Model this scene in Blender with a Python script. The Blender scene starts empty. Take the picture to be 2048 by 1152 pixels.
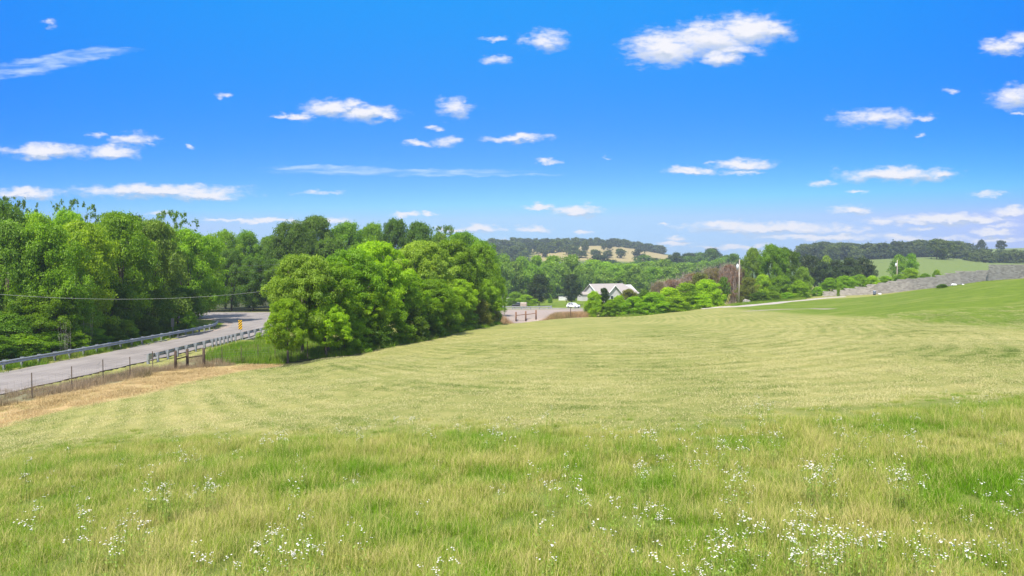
import bpy, bmesh, math, random
import numpy as np
from mathutils import Vector, Matrix
PI = math.pi
S = bpy.context.scene
C = S.collection
# ------------------------------------------------------------------ camera
CZ = 9.0                      # eye height above the road level datum
PITCH = math.atan(46 / 1400)
cam = bpy.data.objects.new('camera', bpy.data.cameras.new('camera'))
C.objects.link(cam)
cam.location = (0, 0, CZ)
cam.rotation_euler = (PI / 2 - PITCH, 0, 0)
cam.data.sensor_width = 36
cam.data.lens = 1400 / 2048 * 36
cam.data.clip_start = 0.1
cam.data.clip_end = 20000
S.camera = cam
# ------------------------------------------------------------------ light and exposure
SUN_EL, SUN_AZ = math.radians(56), math.radians(203)   # azimuth from +Y (view direction), clockwise
S.view_settings.view_transform = 'Standard'
S.view_settings.look = 'None'
S.view_settings.exposure = 1.1
S.view_settings.gamma = 1
S.cycles.max_bounces = 6
S.cycles.diffuse_bounces = 3
S.cycles.transmission_bounces = 3
S.cycles.transparent_max_bounces = 6
S.cycles.volume_bounces = 0
S.cycles.sample_clamp_indirect = 6
S.cycles.use_denoising = True
S.cycles.denoising_prefilter = 'ACCURATE'
sun = bpy.data.objects.new('sun', bpy.data.lights.new('sun', 'SUN'))
C.objects.link(sun)
sun.data.energy = 3.5
sun.data.angle = math.radians(0.5)
sun.data.color = (1.0, 0.955, 0.87)
sd = Vector((math.sin(SUN_AZ) * math.cos(SUN_EL), math.cos(SUN_AZ) * math.cos(SUN_EL), math.sin(SUN_EL)))
sun.rotation_euler = sd.to_track_quat('Z', 'Y').to_euler()
sun.location = (0, 0, 60)


class NT:
    """small helper to write node trees"""
    def __init__(s, tree):
        s.t = tree; s.n = tree.nodes; s.l = tree.links
    def new(s, typ, **kw):
        n = s.n.new(typ)
        for k, v in kw.items(): setattr(n, k, v)
        return n
    def put(s, sock, v):
        if isinstance(v, bpy.types.NodeSocket): s.l.new(v, sock)
        elif v is not None: sock.default_value = v
    def math(s, op, a, b=None, c=None, clamp=False):
        n = s.new('ShaderNodeMath', operation=op, use_clamp=clamp)
        s.put(n.inputs[0], a); s.put(n.inputs[1], b)
        if c is not None: s.put(n.inputs[2], c)
        return n.outputs[0]
    def vmath(s, op, a, b=None, c=None):
        n = s.new('ShaderNodeVectorMath', operation=op)
        s.put(n.inputs[0], a)
        if b is not None: s.put(n.inputs[1], b)
        if c is not None: s.put(n.inputs[2], c)
        return n.outputs['Value'] if op in ('LENGTH', 'DOT_PRODUCT', 'DISTANCE') else n.outputs[0]
    def noise(s, vec, scale, detail=3, rough=0.55, dist=0.0, col=False, dim='3D'):
        n = s.new('ShaderNodeTexNoise', noise_dimensions=dim)
        s.put(n.inputs['Vector'], vec); s.put(n.inputs['Scale'], scale)
        n.inputs['Detail'].default_value = detail; n.inputs['Roughness'].default_value = rough
        n.inputs['Distortion'].default_value = dist
        return n.outputs[1] if col else n.outputs[0]
    def ramp(s, fac, a, b, c=0.0, d=1.0, smooth=True):
        n = s.new('ShaderNodeMapRange', interpolation_type='SMOOTHSTEP' if smooth else 'LINEAR')
        for i, v in enumerate((fac, a, b, c, d)): s.put(n.inputs[i], v)
        return n.outputs[0]
    def mix(s, fac, a, b, blend='MIX'):
        n = s.new('ShaderNodeMix', data_type='RGBA', blend_type=blend)
        s.put(n.inputs[0], fac)
        for k, v in ((6, a), (7, b)):
            if isinstance(v, (tuple, list)): v = tuple(v)[:3] + (1,)
            s.put(n.inputs[k], v)
        return n.outputs[2]
    def attr(s, name, fac=True):
        n = s.new('ShaderNodeAttribute', attribute_name=name)
        return n.outputs['Fac'] if fac else n.outputs['Color']


# ------------------------------------------------------------------ world: Nishita sky with scattered fair-weather clouds
w = bpy.data.worlds.new('World'); S.world = w; w.use_nodes = True
w.cycles.sampling_method = 'MANUAL'; w.cycles.sample_map_resolution = 512
N = NT(w.node_tree); N.n.clear()
sky = N.new('ShaderNodeTexSky', sky_type='NISHITA')
sky.sun_disc = False; sky.sun_elevation = SUN_EL; sky.sun_rotation = SUN_AZ
sky.altitude = 200; sky.air_density = 1.0; sky.dust_density = 0.35; sky.ozone_density = 2.2
hs = N.new('ShaderNodeHueSaturation')
hs.inputs['Saturation'].default_value = 1.32; hs.inputs['Value'].default_value = 1.0
hs.inputs['Hue'].default_value = 0.497
N.put(hs.inputs['Color'], sky.outputs[0])
tc = N.new('ShaderNodeTexCoord')
sep = N.new('ShaderNodeSeparateXYZ'); N.put(sep.inputs[0], tc.outputs['Generated'])
yy = N.math('MAXIMUM', sep.outputs[1], 0.05)
cu = N.math('DIVIDE', sep.outputs[0], yy)
cv = N.math('DIVIDE', sep.outputs[2], yy)
# clouds in the part of the sky the valley looks out on: (x, y, half width, half height, thickness) in thousandths of a slope
PX = [  # photograph-frame positions turned into sky directions
 (1330,95,75,38,0.0),(1420,80,90,40,0.0),(1500,60,80,32,0.0),(1440,115,40,20,.3),(1545,62,38,22,.3),
 (1090,80,48,22,.5),(992,118,32,12,.6),(992,78,28,6,.72),(104,46,20,11,.72),(908,216,38,22,.45),(660,218,54,20,0.0),(735,228,62,17,0.0),(600,232,32,10,.3),
 (872,256,24,6,.68),(833,288,32,7,.5),(895,284,34,11,.5),(1035,277,66,10,.2),(90,303,88,16,0.0),(222,304,56,14,.1),
 (268,280,48,16,.5),(200,271,28,6,.7),(380,295,12,6,.6),(448,192,18,7,.65),(50,387,70,11,0.0),(310,383,170,12,0.0),(400,391,80,9,.1),
 (2010,95,56,18,.35),(2045,78,36,16,.35),(2030,196,50,26,.35),(2040,228,20,6,.6),(1900,180,20,7,.7),(1755,235,90,17,.48),(1838,270,16,5,.7),
 (1380,341,52,7,.2),(1490,328,62,13,0.1),(1490,345,50,5,.6),(1790,349,108,14,0.0),(1880,350,26,9,.3),(1650,367,32,6,.5),(1708,385,26,4,.5),(1100,322,28,6,.5),
 (1080,413,34,5,.4),(1158,420,54,9,0.0),(808,426,28,4,.3),(855,426,18,4,.4),(960,455,46,9,0.0),(905,457,32,5,.3),(1070,457,36,7,.2),
 (1163,466,22,4,.3),(1345,485,34,6,.1),(1355,474,18,5,.4),(1322,448,18,4,.4),(1705,419,38,8,.2),(1540,455,175,11,0.0),(1440,449,60,8,.2),(1890,440,140,12,.1),
 (1960,438,62,9,0.1),(2025,423,42,9,.3),(1640,474,140,8,.2),(1810,477,46,8,.2),(1985,464,46,8,.2),(1760,445,24,10,.5),(1470,494,50,6,.2),(1510,492,34,5,.2),
 (1990,478,70,7,.4),(1975,388,40,5,.65),(540,441,140,5,.25),(670,441,34,7,.25),(320,427,34,4,.5),(1270,493,60,4,.5),(860,478,120,5,.5),(1020,487,60,6,.2),(1410,492,30,4,.4),
 (1900,476,40,5,.5),(1655,495,60,5,.5),(1600,505,120,5,.5),(440,440,40,4,.5),(1845,458,30,4,.5)]
PX = [(x, y, a * 1.06, b * (1.25 if 330 < y < 440 else 1.0), max(th - (.14 if 330 < y < 440 else .05), 0)) for x, y, a, b, th in PX]
PX += [(1290,92,34,16,.45),(1390,60,34,14,.3),(1470,100,60,16,.35),(700,212,34,14,.2),(770,232,34,9,.2),(560,231,20,6,.6),(640,385,60,6,.7),(240,272,22,6,.5),(300,290,20,6,.6),
       (930,205,16,7,.6),(1210,316,14,3,.7),(1420,325,16,4,.6),(1840,235,34,7,.5),(1700,228,26,7,.6),(1600,462,60,6,.45),(1700,462,60,6,.45),(1480,462,70,6,.45),(1830,447,60,6,.4),(2000,452,50,5,.5),(1560,470,80,5,.6)]
WISP = [(5,146,60,11,.4),(45,138,60,13,.35),(85,128,60,14,.35),(125,118,55,13,.4),(165,110,55,12,.45),(205,102,50,10,.5),(240,98,40,6,.6),(800,344,270,8,.55),(650,336,130,6,.6),(930,350,190,4,.5)]
uv = N.new('ShaderNodeCombineXYZ'); N.put(uv.inputs[0], cu); N.put(uv.inputs[1], cv)
big = N.vmath('MULTIPLY', uv.outputs[0], (1.0, 2.2, 1.0))
n1 = N.noise(big, 26, 5, 0.62, col=True)
warp = N.vmath('MULTIPLY', N.vmath('SUBTRACT', n1, (0.5, 0.5, 0.5)), (0.050, 0.026, 0.0))
p = N.vmath('ADD', uv.outputs[0], warp)


def direction(px, py):
    dx, dz = (px - 1024) / 1400, (576 - py) / 1400
    y = math.cos(PITCH) + dz * math.sin(PITCH); z = -math.sin(PITCH) + dz * math.cos(PITCH)
    return dx / y, z / y


def field(lst, pos):
    dens = None; low = None
    for (x, y, a, b, th) in lst:
        u0, v0 = direction(x, y); su, sv = 1400 / a, 1400 / b
        q = N.vmath('MULTIPLY_ADD', pos, (su, sv, 0), (-u0 * su, -v0 * sv, th))
        e = N.math('SUBTRACT', 1.0, N.vmath('LENGTH', q))
        dens = e if dens is None else N.math('MAXIMUM', dens, e)
    return dens


dens = field(PX, p)
fine = N.noise(big, 62, 5, 0.56)
d2 = N.math('ADD', dens, N.math('MULTIPLY', N.math('SUBTRACT', fine, 0.5), 1.3))
alpha = N.math('MULTIPLY', N.ramp(d2, -0.24, 0.80, 0, 1), 1.0)
# flat grey bases: compare the field with the same field a little higher up
above = field(PX, N.vmath('ADD', p, (-0.002, 0.0065, 0.0)))
shade = N.ramp(N.math('ADD', N.math('SUBTRACT', above, dens), N.math('MULTIPLY', N.math('SUBTRACT', fine, 0.5), 0.9)), -0.10, 0.42)
cloudcol = N.mix(shade, (3.80, 3.80, 4.05), (2.25, 2.65, 3.35))
wd = field(WISP, N.vmath('ADD', uv.outputs[0], N.vmath('MULTIPLY', warp, (1.5, 0.5, 1))))
wn = N.noise(N.vmath('MULTIPLY', uv.outputs[0], (1.0, 7.0, 1.0)), 16, 4, 0.6, 0.4)
walpha = N.math('MULTIPLY', N.ramp(wd, -0.25, 0.35), N.ramp(wn, 0.3, 0.75, 0.05, 0.7))
sr = N.new('ShaderNodeSeparateColor'); N.put(sr.inputs[0], hs.outputs[0])
cr_ = N.new('ShaderNodeCombineColor')
side = N.math('MINIMUM', N.math('MULTIPLY', N.math('MULTIPLY', cu, cu), 1.7), 0.9)
gain = 1 / (0.115 * 2.144)
xs_ = [N.math('MINIMUM', N.math('MULTIPLY', sr.outputs[i_], 0.1465), 1.0) for i_ in range(3)]
N.put(cr_.inputs[0], N.math('MULTIPLY', N.math('MINIMUM', N.math('POWER', xs_[0], N.math('ADD', 1.75, side)), 0.56), 0.80 * gain))
g_ = N.math('MINIMUM', 0.72, N.math('ADD', N.math('MULTIPLY', xs_[1], N.math('ADD', N.math('MULTIPLY', xs_[1], 1.296), -0.911)), 0.4876))
N.put(cr_.inputs[1], N.math('MULTIPLY', g_, N.math('MULTIPLY', N.math('SUBTRACT', 1.0, N.math('MULTIPLY', side, 0.22)), gain)))
N.put(cr_.inputs[2], N.math('MULTIPLY', N.math('POWER', xs_[2], 0.12), 1.04 * gain))
c1 = N.mix(walpha, cr_.outputs[0], (3.0, 3.6, 4.1))
c2 = N.mix(alpha, c1, cloudcol)
# unseen clouds added overhead and behind the viewer to raise and whiten fill light
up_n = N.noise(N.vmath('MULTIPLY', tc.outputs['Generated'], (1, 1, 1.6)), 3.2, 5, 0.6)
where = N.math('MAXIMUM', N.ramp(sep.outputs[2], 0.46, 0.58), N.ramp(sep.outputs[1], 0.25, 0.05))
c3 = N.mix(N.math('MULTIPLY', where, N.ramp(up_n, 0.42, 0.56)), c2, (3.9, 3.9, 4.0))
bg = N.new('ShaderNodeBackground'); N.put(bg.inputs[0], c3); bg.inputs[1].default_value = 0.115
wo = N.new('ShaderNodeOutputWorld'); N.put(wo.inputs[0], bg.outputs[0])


# ------------------------------------------------------------------ geometry helpers
def ray(px, py, Y):
    u, v = direction(px, py)
    return (u * Y, Y, CZ + v * Y)


def wx(px, Y): return (px - 1024) / 1400 * Y


def smooth(a, b, x):
    t = np.clip((x - a) / (b - a), 0, 1); return t * t * (3 - 2 * t)


# terrain control points: picture bearing, picture height, distance
CP = [(0,1152,9),(512,1152,8.4),(1024,1152,8),(1536,1152,7.7),(2048,1152,7.5),
 (0,960,17),(512,950,15),(1024,950,13.5),(1536,940,13),(2048,930,12.5),
 (0,850,30),(250,850,26),(500,850,23.5),(760,845,21.5),(1024,840,20.5),(1300,835,20),(1600,825,20),(2048,800,21),
 (0,800,38),(250,800,33),(500,780,36),(760,770,34),(1024,760,34),(1400,745,34),(1750,730,33),(2048,705,36),
 (0,772,43.5),(0,742,50.5),(-200,752,50),(-200,790,42),(130,772,42),(260,757,45),(350,740,51),(408,734,52),(500,740,48),(575,735,50.5),(480,715,60),
 (640,722,52),(700,706,60),(760,692,66),(850,677,76),(920,658,92),(990,646,112),
 (800,725,50),(1024,700,54),(1250,690,55),(1500,685,52),(1024,665,78),(1300,660,78),(1600,662,66),(1850,662,56),(2048,662,52),
 (1024,641,125),(1170,635,128),(1300,630,130),(1440,612,140),(1500,628,105),(1640,625,100),(1850,620,80),(2048,620,75),
 (1480,607,150),(1560,604,156),(1645,593,166),(1748,589,157),(1822,581,148),(1917,570,136),(1972,562,129),(2048,556,119),
 (1750,605,120),(1900,590,105),(2048,585,95),(2200,540,120),(2200,560,90),(2200,660,50),
 (-200,640,110),(200,640,105),(380,634,112),(530,632,112),(530,626,121),(0,624,124),(-200,640,60+30),
 (700,640,112),(850,636,118),(0,616,160),(500,612,165),(800,606,190),
 (1000,618,205),(1100,617.5,205),(1200,617,205),(1400,611,205),(900,618,205),
 (1000,606,250),(1150,603,262),(1250,601,275),(1400,596,270),(1640,580,220),(1750,570,230),(1900,560,260),
 (1000,590,330),(1200,582,330),(1400,578,340),(800,580,330),(400,580,330),(0,580,330),
 (1000,560,520),(1200,556,520),(1400,553,560),(700,556,520),(0,556,520),
 (1760,549,370),(1860,545,380),(1970,541,380),(2200,540,380),(1760,526,430),(1840,519,440),(1900,521,440),(1970,530,440),(2200,530,440),
 (1640,548,420),(1560,552,420),
 (1600,516,620),(1660,511,620),(1750,520,620),(1800,513,620),(1860,506,640),(1930,514,640),(1960,523,500),(2048,524,500),(2200,524,500),(1960,512,620),(2048,508,620),
 (1940,499,760),(2048,496,780),(2200,494,780),(1700,508,760),
 (1060,516,700),(1160,514,700),(1260,519,690),(1330,528,680),(1450,532,700),
 (1040,498,850),(1150,494,860),(1250,499,850),(1310,509,850),(980,505,780),(900,508,780),
 (1100,492,930),(1250,493,930),(1000,488,930),(880,492,900),(1400,520,950),(1500,524,950),
 (700,505,900),(300,505,900),(0,505,900),(1640,508,1000),(1850,508,1000),(2200,500,1000),
 (0,522,1800),(700,522,1800),(1400,526,1800),(2048,522,1800)]
_p = np.array([[(a - 1024) / 1400 * 2.4, math.log(c)] for a, b, c in CP])
_z = np.array([direction(a, b)[1] * c for a, b, c in CP])


def _K(r2): return 0.5 * r2 * np.log(r2 + 1e-9)


_n = len(CP)
_A = np.zeros((_n + 3, _n + 3))
_A[:_n, :_n] = _K(((_p[:, None] - _p[None]) ** 2).sum(-1)) + np.eye(_n) * 0.004
_A[:_n, _n] = 1; _A[:_n, _n + 1:] = _p; _A[_n, :_n] = 1; _A[_n + 1:, :_n] = _p.T
_w = np.linalg.solve(_A, np.concatenate([_z, [0, 0, 0]]))
ROADC = [(-34.6, 10, -7.45), (-34.4, 30, -7.6), (-34.1, 43, -7.75), (-33.8, 60, -8.0), (-33.5, 75, -8.12), (-33.5, 88, -8.25)]
RPOLY = [(-37.0, 86), (-37.3, 92), (-39.5, 99), (-44, 105.5), (-52, 110.5), (-64, 113.5), (-110, 114.5), (-110, 121.5),
         (-9, 121.5), (-9, 112), (-12, 110), (-16, 107), (-24, 100), (-29.5, 91), (-30.0, 86)]
CREEK = [(-75, 86), (-50, 83), (-38, 81.5), (-28, 80.5), (-22, 84), (-14, 96), (-4, 112), (4, 130)]


def seg_dist(x, y, pts, closed=False):
    d = np.full(np.shape(x), 1e9)
    q = list(pts) + ([pts[0]] if closed else [])
    for (x0, y0), (x1, y1) in zip(q[:-1], q[1:]):
        vx, vy = x1 - x0, y1 - y0
        t = np.clip(((x - x0) * vx + (y - y0) * vy) / (vx * vx + vy * vy), 0, 1)
        d = np.minimum(d, np.hypot(x - x0 - t * vx, y - y0 - t * vy))
    return d


def inside(x, y, pts):
    c = np.zeros(np.shape(x), bool)
    for (x0, y0), (x1, y1) in zip(pts, pts[1:] + pts[:1]):
        if y0 == y1: continue
        c ^= ((y0 > y) != (y1 > y)) & (x < (x1 - x0) * (y - y0) / (y1 - y0) + x0)
    return c


def sdist(x, y, pts):
    d = seg_dist(x, y, pts, True); return np.where(inside(x, y, pts), -d, d)


def base_h(x, y):
    x = np.asarray(x, float); y = np.asarray(y, float)
    yc = np.maximum(y, 6.0)
    u = np.clip(x / yc, -0.92, 0.92) * 2.4; v = np.log(np.minimum(yc, 2600))
    sh = u.shape; u = u.ravel(); v = v.ravel(); out = np.empty(len(u))
    for i in range(0, len(u), 20000):
        a = u[i:i + 20000, None]; b = v[i:i + 20000, None]
        r2 = (a - _p[None, :, 0]) ** 2 + (b - _p[None, :, 1]) ** 2
        out[i:i + 20000] = _K(r2) @ _w[:_n] + _w[_n] + a[:, 0] * _w[_n + 1] + b[:, 0] * _w[_n + 2]
    return out.reshape(sh)


def H(x, y, under=True):
    x = np.asarray(x, float); y = np.asarray(y, float)
    z = base_h(x, y)
    # gentle undulation
    z = z + 0.05 * np.sin(x * 0.33 + 1.3 * np.sin(y * .11)) * np.sin(y * 0.27 + 0.8) * smooth(8, 30, y)
    cd = seg_dist(x, y, CREEK)
    z = z - 2.4 * (1 - smooth(1.2, 4.6, cd))
    ry = np.array([p[1] for p in ROADC]); rx = np.array([p[0] for p in ROADC]); rz = np.array([p[2] for p in ROADC])
    cx = np.interp(y, ry, rx); rzz = np.interp(y, ry, rz)
    d = np.abs(x - cx); m = (1 - smooth(4.2, 7.0, d)) * (1 - smooth(88, 90, y))
    bridge = (np.abs(y - 81) < 7.5) & (d > 3.2)
    m = np.where(bridge & (cd < 5), 0, m)
    z = z * (1 - m) + (rzz - np.where(d < 3.5, 0.16 if under else 0.0, 0.03)) * m
    s = sdist(x, y, RPOLY); m2 = (1 - smooth(0.3, 4.0, s))
    z = z * (1 - m2) + (-8.25 - np.where(s < -0.2, 0.16 if under else 0.0, 0.02)) * m2
    return z + CZ


def Hs(x, y): return float(H(np.array([x]), np.array([y]))[0])


_tab = {}


def hit(px, py, y0=5.0, y1=700.0):
    """where the sight line of a picture point first meets the ground"""
    u, v = direction(px, py)
    if px not in _tab:
        Y = np.exp(np.linspace(math.log(5), math.log(700), 500)); _tab[px] = (Y, H(u * Y, Y))
    Y, hz = _tab[px]
    zz = CZ + v * Y; ok = np.where((zz < hz) & (Y > y0))[0]
    if not len(ok): return None
    i = ok[0]
    if i == 0: return (u * Y[0], Y[0], hz[0])
    a = (zz[i - 1] - hz[i - 1]); b = (zz[i] - hz[i]); t = a / (a - b)
    yv = Y[i - 1] + t * (Y[i] - Y[i - 1]); x = u * yv
    return (x, yv, Hs(x, yv))


def mesh_np(name, v, f, mat=None, attrs=None, smooth_sh=False):
    me = bpy.data.meshes.new(name)
    v = np.asarray(v, np.float32); f = np.asarray(f, np.int32); k = f.shape[1]
    me.vertices.add(len(v)); me.vertices.foreach_set('co', v.ravel())
    me.loops.add(f.size); me.loops.foreach_set('vertex_index', f.ravel())
    me.polygons.add(len(f)); me.polygons.foreach_set('loop_start', np.arange(0, f.size, k, dtype=np.int32))
    try: me.polygons.foreach_set('loop_total', np.full(len(f), k, np.int32))
    except Exception: pass
    me.polygons.foreach_set('use_smooth', np.full(len(f), smooth_sh, bool))
    for an, av in (attrs or {}).items():
        a = me.attributes.new(an, 'FLOAT', 'POINT'); a.data.foreach_set('value', np.asarray(av, np.float32))
    me.update(calc_edges=True); me.validate()
    if mat: me.materials.append(mat)
    return me


def link(name, me, parent=None, loc=None):
    o = bpy.data.objects.new(name, me); C.objects.link(o)
    if parent: o.parent = parent
    if loc is not None: o.location = loc
    return o


def tag(o, label=None, cat=None, group=None, kind=None):
    if label: o['label'] = label
    if cat: o['category'] = cat
    if group: o['group'] = group
    if kind: o['kind'] = kind
    return o


def thing(name, label, cat, loc=(0, 0, 0), rz=0, group=None):
    o = bpy.data.objects.new(name, None); C.objects.link(o); o.empty_display_size = 0.3
    o.location = loc; o.rotation_euler = (0, 0, rz)
    return tag(o, label, cat, group)


class MB:
    """collects boxes, tubes and prisms into one mesh"""
    def __init__(s): s.v = []; s.f = []
    def add(s, vs, fs):
        k = len(s.v); s.v += [tuple(a) for a in vs]; s.f += [tuple(i + k for i in g) for g in fs]
    def box(s, c, d, rz=0, rx=0, ry=0):
        M = Matrix.Translation(c) @ Matrix.Rotation(rz, 4, 'Z') @ Matrix.Rotation(rx, 4, 'X') @ Matrix.Rotation(ry, 4, 'Y')
        vs = [M @ Vector((i * d[0] / 2, j * d[1] / 2, k * d[2] / 2)) for i in (-1, 1) for j in (-1, 1) for k in (-1, 1)]
        s.add(vs, [(0, 1, 3, 2), (4, 6, 7, 5), (0, 4, 5, 1), (2, 3, 7, 6), (0, 2, 6, 4), (1, 5, 7, 3)])
    def tube(s, pts, rad, n=8, cap=True):
        pts = [Vector(p) for p in pts]
        if not hasattr(rad, '__len__'): rad = [rad] * len(pts)
        vs = []; fs = []
        for i, p in enumerate(pts):
            t = (pts[min(i + 1, len(pts) - 1)] - pts[max(i - 1, 0)]).normalized()
            a = t.cross(Vector((0, 0, 1)) if abs(t.z) < 0.9 else Vector((1, 0, 0))).normalized(); b = t.cross(a)
            for k in range(n):
                an = 2 * PI * k / n; vs.append(p + (a * math.cos(an) + b * math.sin(an)) * rad[i])
        for i in range(len(pts) - 1):
            for k in range(n):
                k2 = (k + 1) % n; fs.append((i * n + k, i * n + k2, (i + 1) * n + k2, (i + 1) * n + k))
        if cap: fs += [tuple(range(n))[::-1], tuple(range((len(pts) - 1) * n, len(pts) * n))]
        s.add(vs, fs)
    def prism(s, poly, a, b):
        """poly: list of (y,z); extruded along x from a to b"""
        n = len(poly); vs = [(a, y, z) for y, z in poly] + [(b, y, z) for y, z in poly]
        s.add(vs, [tuple(range(n)), tuple(range(n, 2 * n))[::-1]] + [(i, n + i, n + (i + 1) % n, (i + 1) % n) for i in range(n)])
    def mesh(s, name, mat, sm=False):
        me = bpy.data.meshes.new(name); me.from_pydata(s.v, [], s.f)
        bm = bmesh.new(); bm.from_mesh(me); bmesh.ops.recalc_face_normals(bm, faces=bm.faces); bm.to_mesh(me); bm.free()
        if sm: me.polygons.foreach_set('use_smooth', [True] * len(me.polygons))
        if mat: me.materials.append(mat)
        return me
    def build(s, name, mat, parent=None, sm=False, bevel=0):
        o = link(name, s.mesh(name, mat, sm), parent)
        if bevel:
            m = o.modifiers.new('bevel', 'BEVEL'); m.width = bevel; m.segments = 2; m.limit_method = 'ANGLE'
        return o


# ------------------------------------------------------------------ materials
def new_mat(name):
    m = bpy.data.materials.new(name); m.use_nodes = True; n = NT(m.node_tree); n.n.clear()
    out = n.new('ShaderNodeOutputMaterial'); return m, n, out


def principled(n, col, rough=0.7, metal=0.0, spec=0.3, bump=None, bstr=0.3, bdist=0.02):
    b = n.new('ShaderNodeBsdfPrincipled')
    n.put(b.inputs['Base Color'], col if isinstance(col, bpy.types.NodeSocket) else tuple(col)[:3] + (1,))
    n.put(b.inputs['Roughness'], rough); b.inputs['Metallic'].default_value = metal
    b.inputs['Specular IOR Level'].default_value = spec
    if bump is not None:
        bp = n.new('ShaderNodeBump'); bp.inputs['Strength'].default_value = bstr; bp.inputs['Distance'].default_value = bdist
        n.put(bp.inputs['Height'], bump); n.put(b.inputs['Normal'], bp.outputs[0])
    return b


def mowing(n, P, nm):
    # phase of the rows left by the mower, which run round the field
    q = n.vmath('MULTIPLY', n.vmath('SUBTRACT', P, (10, 130, 0)), (1 / 0.52, 1 / 1.45, 0))
    q = n.vmath('ADD', q, n.vmath('MULTIPLY', n.vmath('SUBTRACT', n.noise(P, 0.05, 3, 0.5, col=True), (.5, .5, .5)), (3.5, 3.5, 0)))
    rad = n.vmath('LENGTH', q)
    row = n.math('SINE', n.math('ADD', n.math('MULTIPLY', rad, 2 * PI / 4.6), n.math('MULTIPLY', nm, 2.4)))
    row2 = n.math('SINE', n.math('ADD', n.math('MULTIPLY', rad, 2 * PI / 1.5), n.math('MULTIPLY', nm, 3.5)))
    return n.math('MULTIPLY', n.ramp(n.noise(P, 0.12, 4, 0.6), 0.38, 0.62, 0.05, 1.3), n.math('ADD', n.math('MULTIPLY', row, 0.05), n.math('MULTIPLY', row2, 0.11)))


def simple(name, a, b=None, scale=6, rough=0.7, metal=0, spec=0.3, stretch=(1, 1, 1), bstr=0.3, bdist=0.01):
    m, n, out = new_mat(name)
    g = n.new('ShaderNodeTexCoord').outputs['Object']
    v = n.vmath('MULTIPLY', g, stretch)
    t = n.noise(v, scale, 4, 0.6)
    c = n.mix(n.ramp(t, 0.3, 0.7), a, b or a)
    n.put(out.inputs[0], principled(n, c, rough, metal, spec, t, bstr, bdist).outputs[0])
    return m


def leaf_mat(name, trans=0.5, hue_noise=0.5, tint=None):
    """colour comes from the object's own colour; each leaf varies a little"""
    m, n, out = new_mat(name)
    oi = n.new('ShaderNodeObjectInfo')
    r = n.attr('rnd')
    base = oi.outputs['Color'] if tint is None else tint
    lo = n.mix(1.0, base, (0.52, 0.62, 0.55), 'MULTIPLY')
    hi = n.mix(1.0, base, (1.50, 1.38, 1.1), 'MULTIPLY')
    c = n.mix(r, lo, hi)
    pos = n.new('ShaderNodeNewGeometry').outputs['Position']
    big_ = n.ramp(n.noise(pos, 0.45, 3, 0.6), 0.32, 0.68)
    c = n.mix(n.math('MULTIPLY', big_, hue_noise), c, n.mix(1.0, c, (1.28, 1.20, 0.8), 'MULTIPLY'))
    d = n.new('ShaderNodeBsdfDiffuse'); n.put(d.inputs[0], c)
    t = n.new('ShaderNodeBsdfTranslucent'); n.put(t.inputs[0], n.mix(1.0, c, (1.25, 1.3, 0.6), 'MULTIPLY'))
    g = n.new('ShaderNodeBsdfGlossy'); g.inputs['Roughness'].default_value = 0.45; g.inputs[0].default_value = (1, 1, 1, 1)
    s1 = n.new('ShaderNodeMixShader'); s1.inputs[0].default_value = trans
    n.put(s1.inputs[1], d.outputs[0]); n.put(s1.inputs[2], t.outputs[0])
    s2 = n.new('ShaderNodeMixShader'); s2.inputs[0].default_value = 0.015
    n.put(s2.inputs[1], s1.outputs[0]); n.put(s2.inputs[2], g.outputs[0])
    n.put(out.inputs[0], s2.outputs[0]); return m


LEAF = leaf_mat('leaf')
BARK = simple('bark', (0.085, 0.065, 0.05), (0.16, 0.13, 0.105), 9, 0.9, stretch=(3, 3, .7), bdist=0.03)
DEADWOOD = simple('dead_wood', (0.30, 0.22, 0.18), (0.42, 0.34, 0.28), 4, 0.9)
GALV = simple('galvanised_steel', (0.27, 0.28, 0.29), (0.40, 0.41, 0.42), 3, 0.5, 0.35, 0.5, bstr=0.05)
GALVPOST = simple('weathered_steel_post', (0.22, 0.24, 0.27), (0.34, 0.36, 0.39), 6, 0.6, 0.4, 0.4)
TPOST = simple('fence_post_steel', (0.055, 0.06, 0.05), (0.13, 0.08, 0.05), 8, 0.8)
WOODPOST = simple('creosote_wood', (0.045, 0.032, 0.024), (0.12, 0.08, 0.055), 7, 0.9, stretch=(4, 4, .6), bdist=0.02)
WIRE = simple('fence_wire', (0.20, 0.19, 0.18), (0.28, 0.24, 0.2), 3, 0.6, 0.3)
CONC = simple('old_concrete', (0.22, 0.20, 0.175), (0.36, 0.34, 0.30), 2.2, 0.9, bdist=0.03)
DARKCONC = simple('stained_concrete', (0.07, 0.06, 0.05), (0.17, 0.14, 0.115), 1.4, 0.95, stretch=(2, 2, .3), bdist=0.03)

# ------------------------------------------------------------------ ground: one sheet to the horizon
def P2(lst):  # picture outline on the ground -> plan outline
    r = []
    for px, py in lst:
        h = hit(px, py); r.append((h[0], h[1]))
    return r


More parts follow.
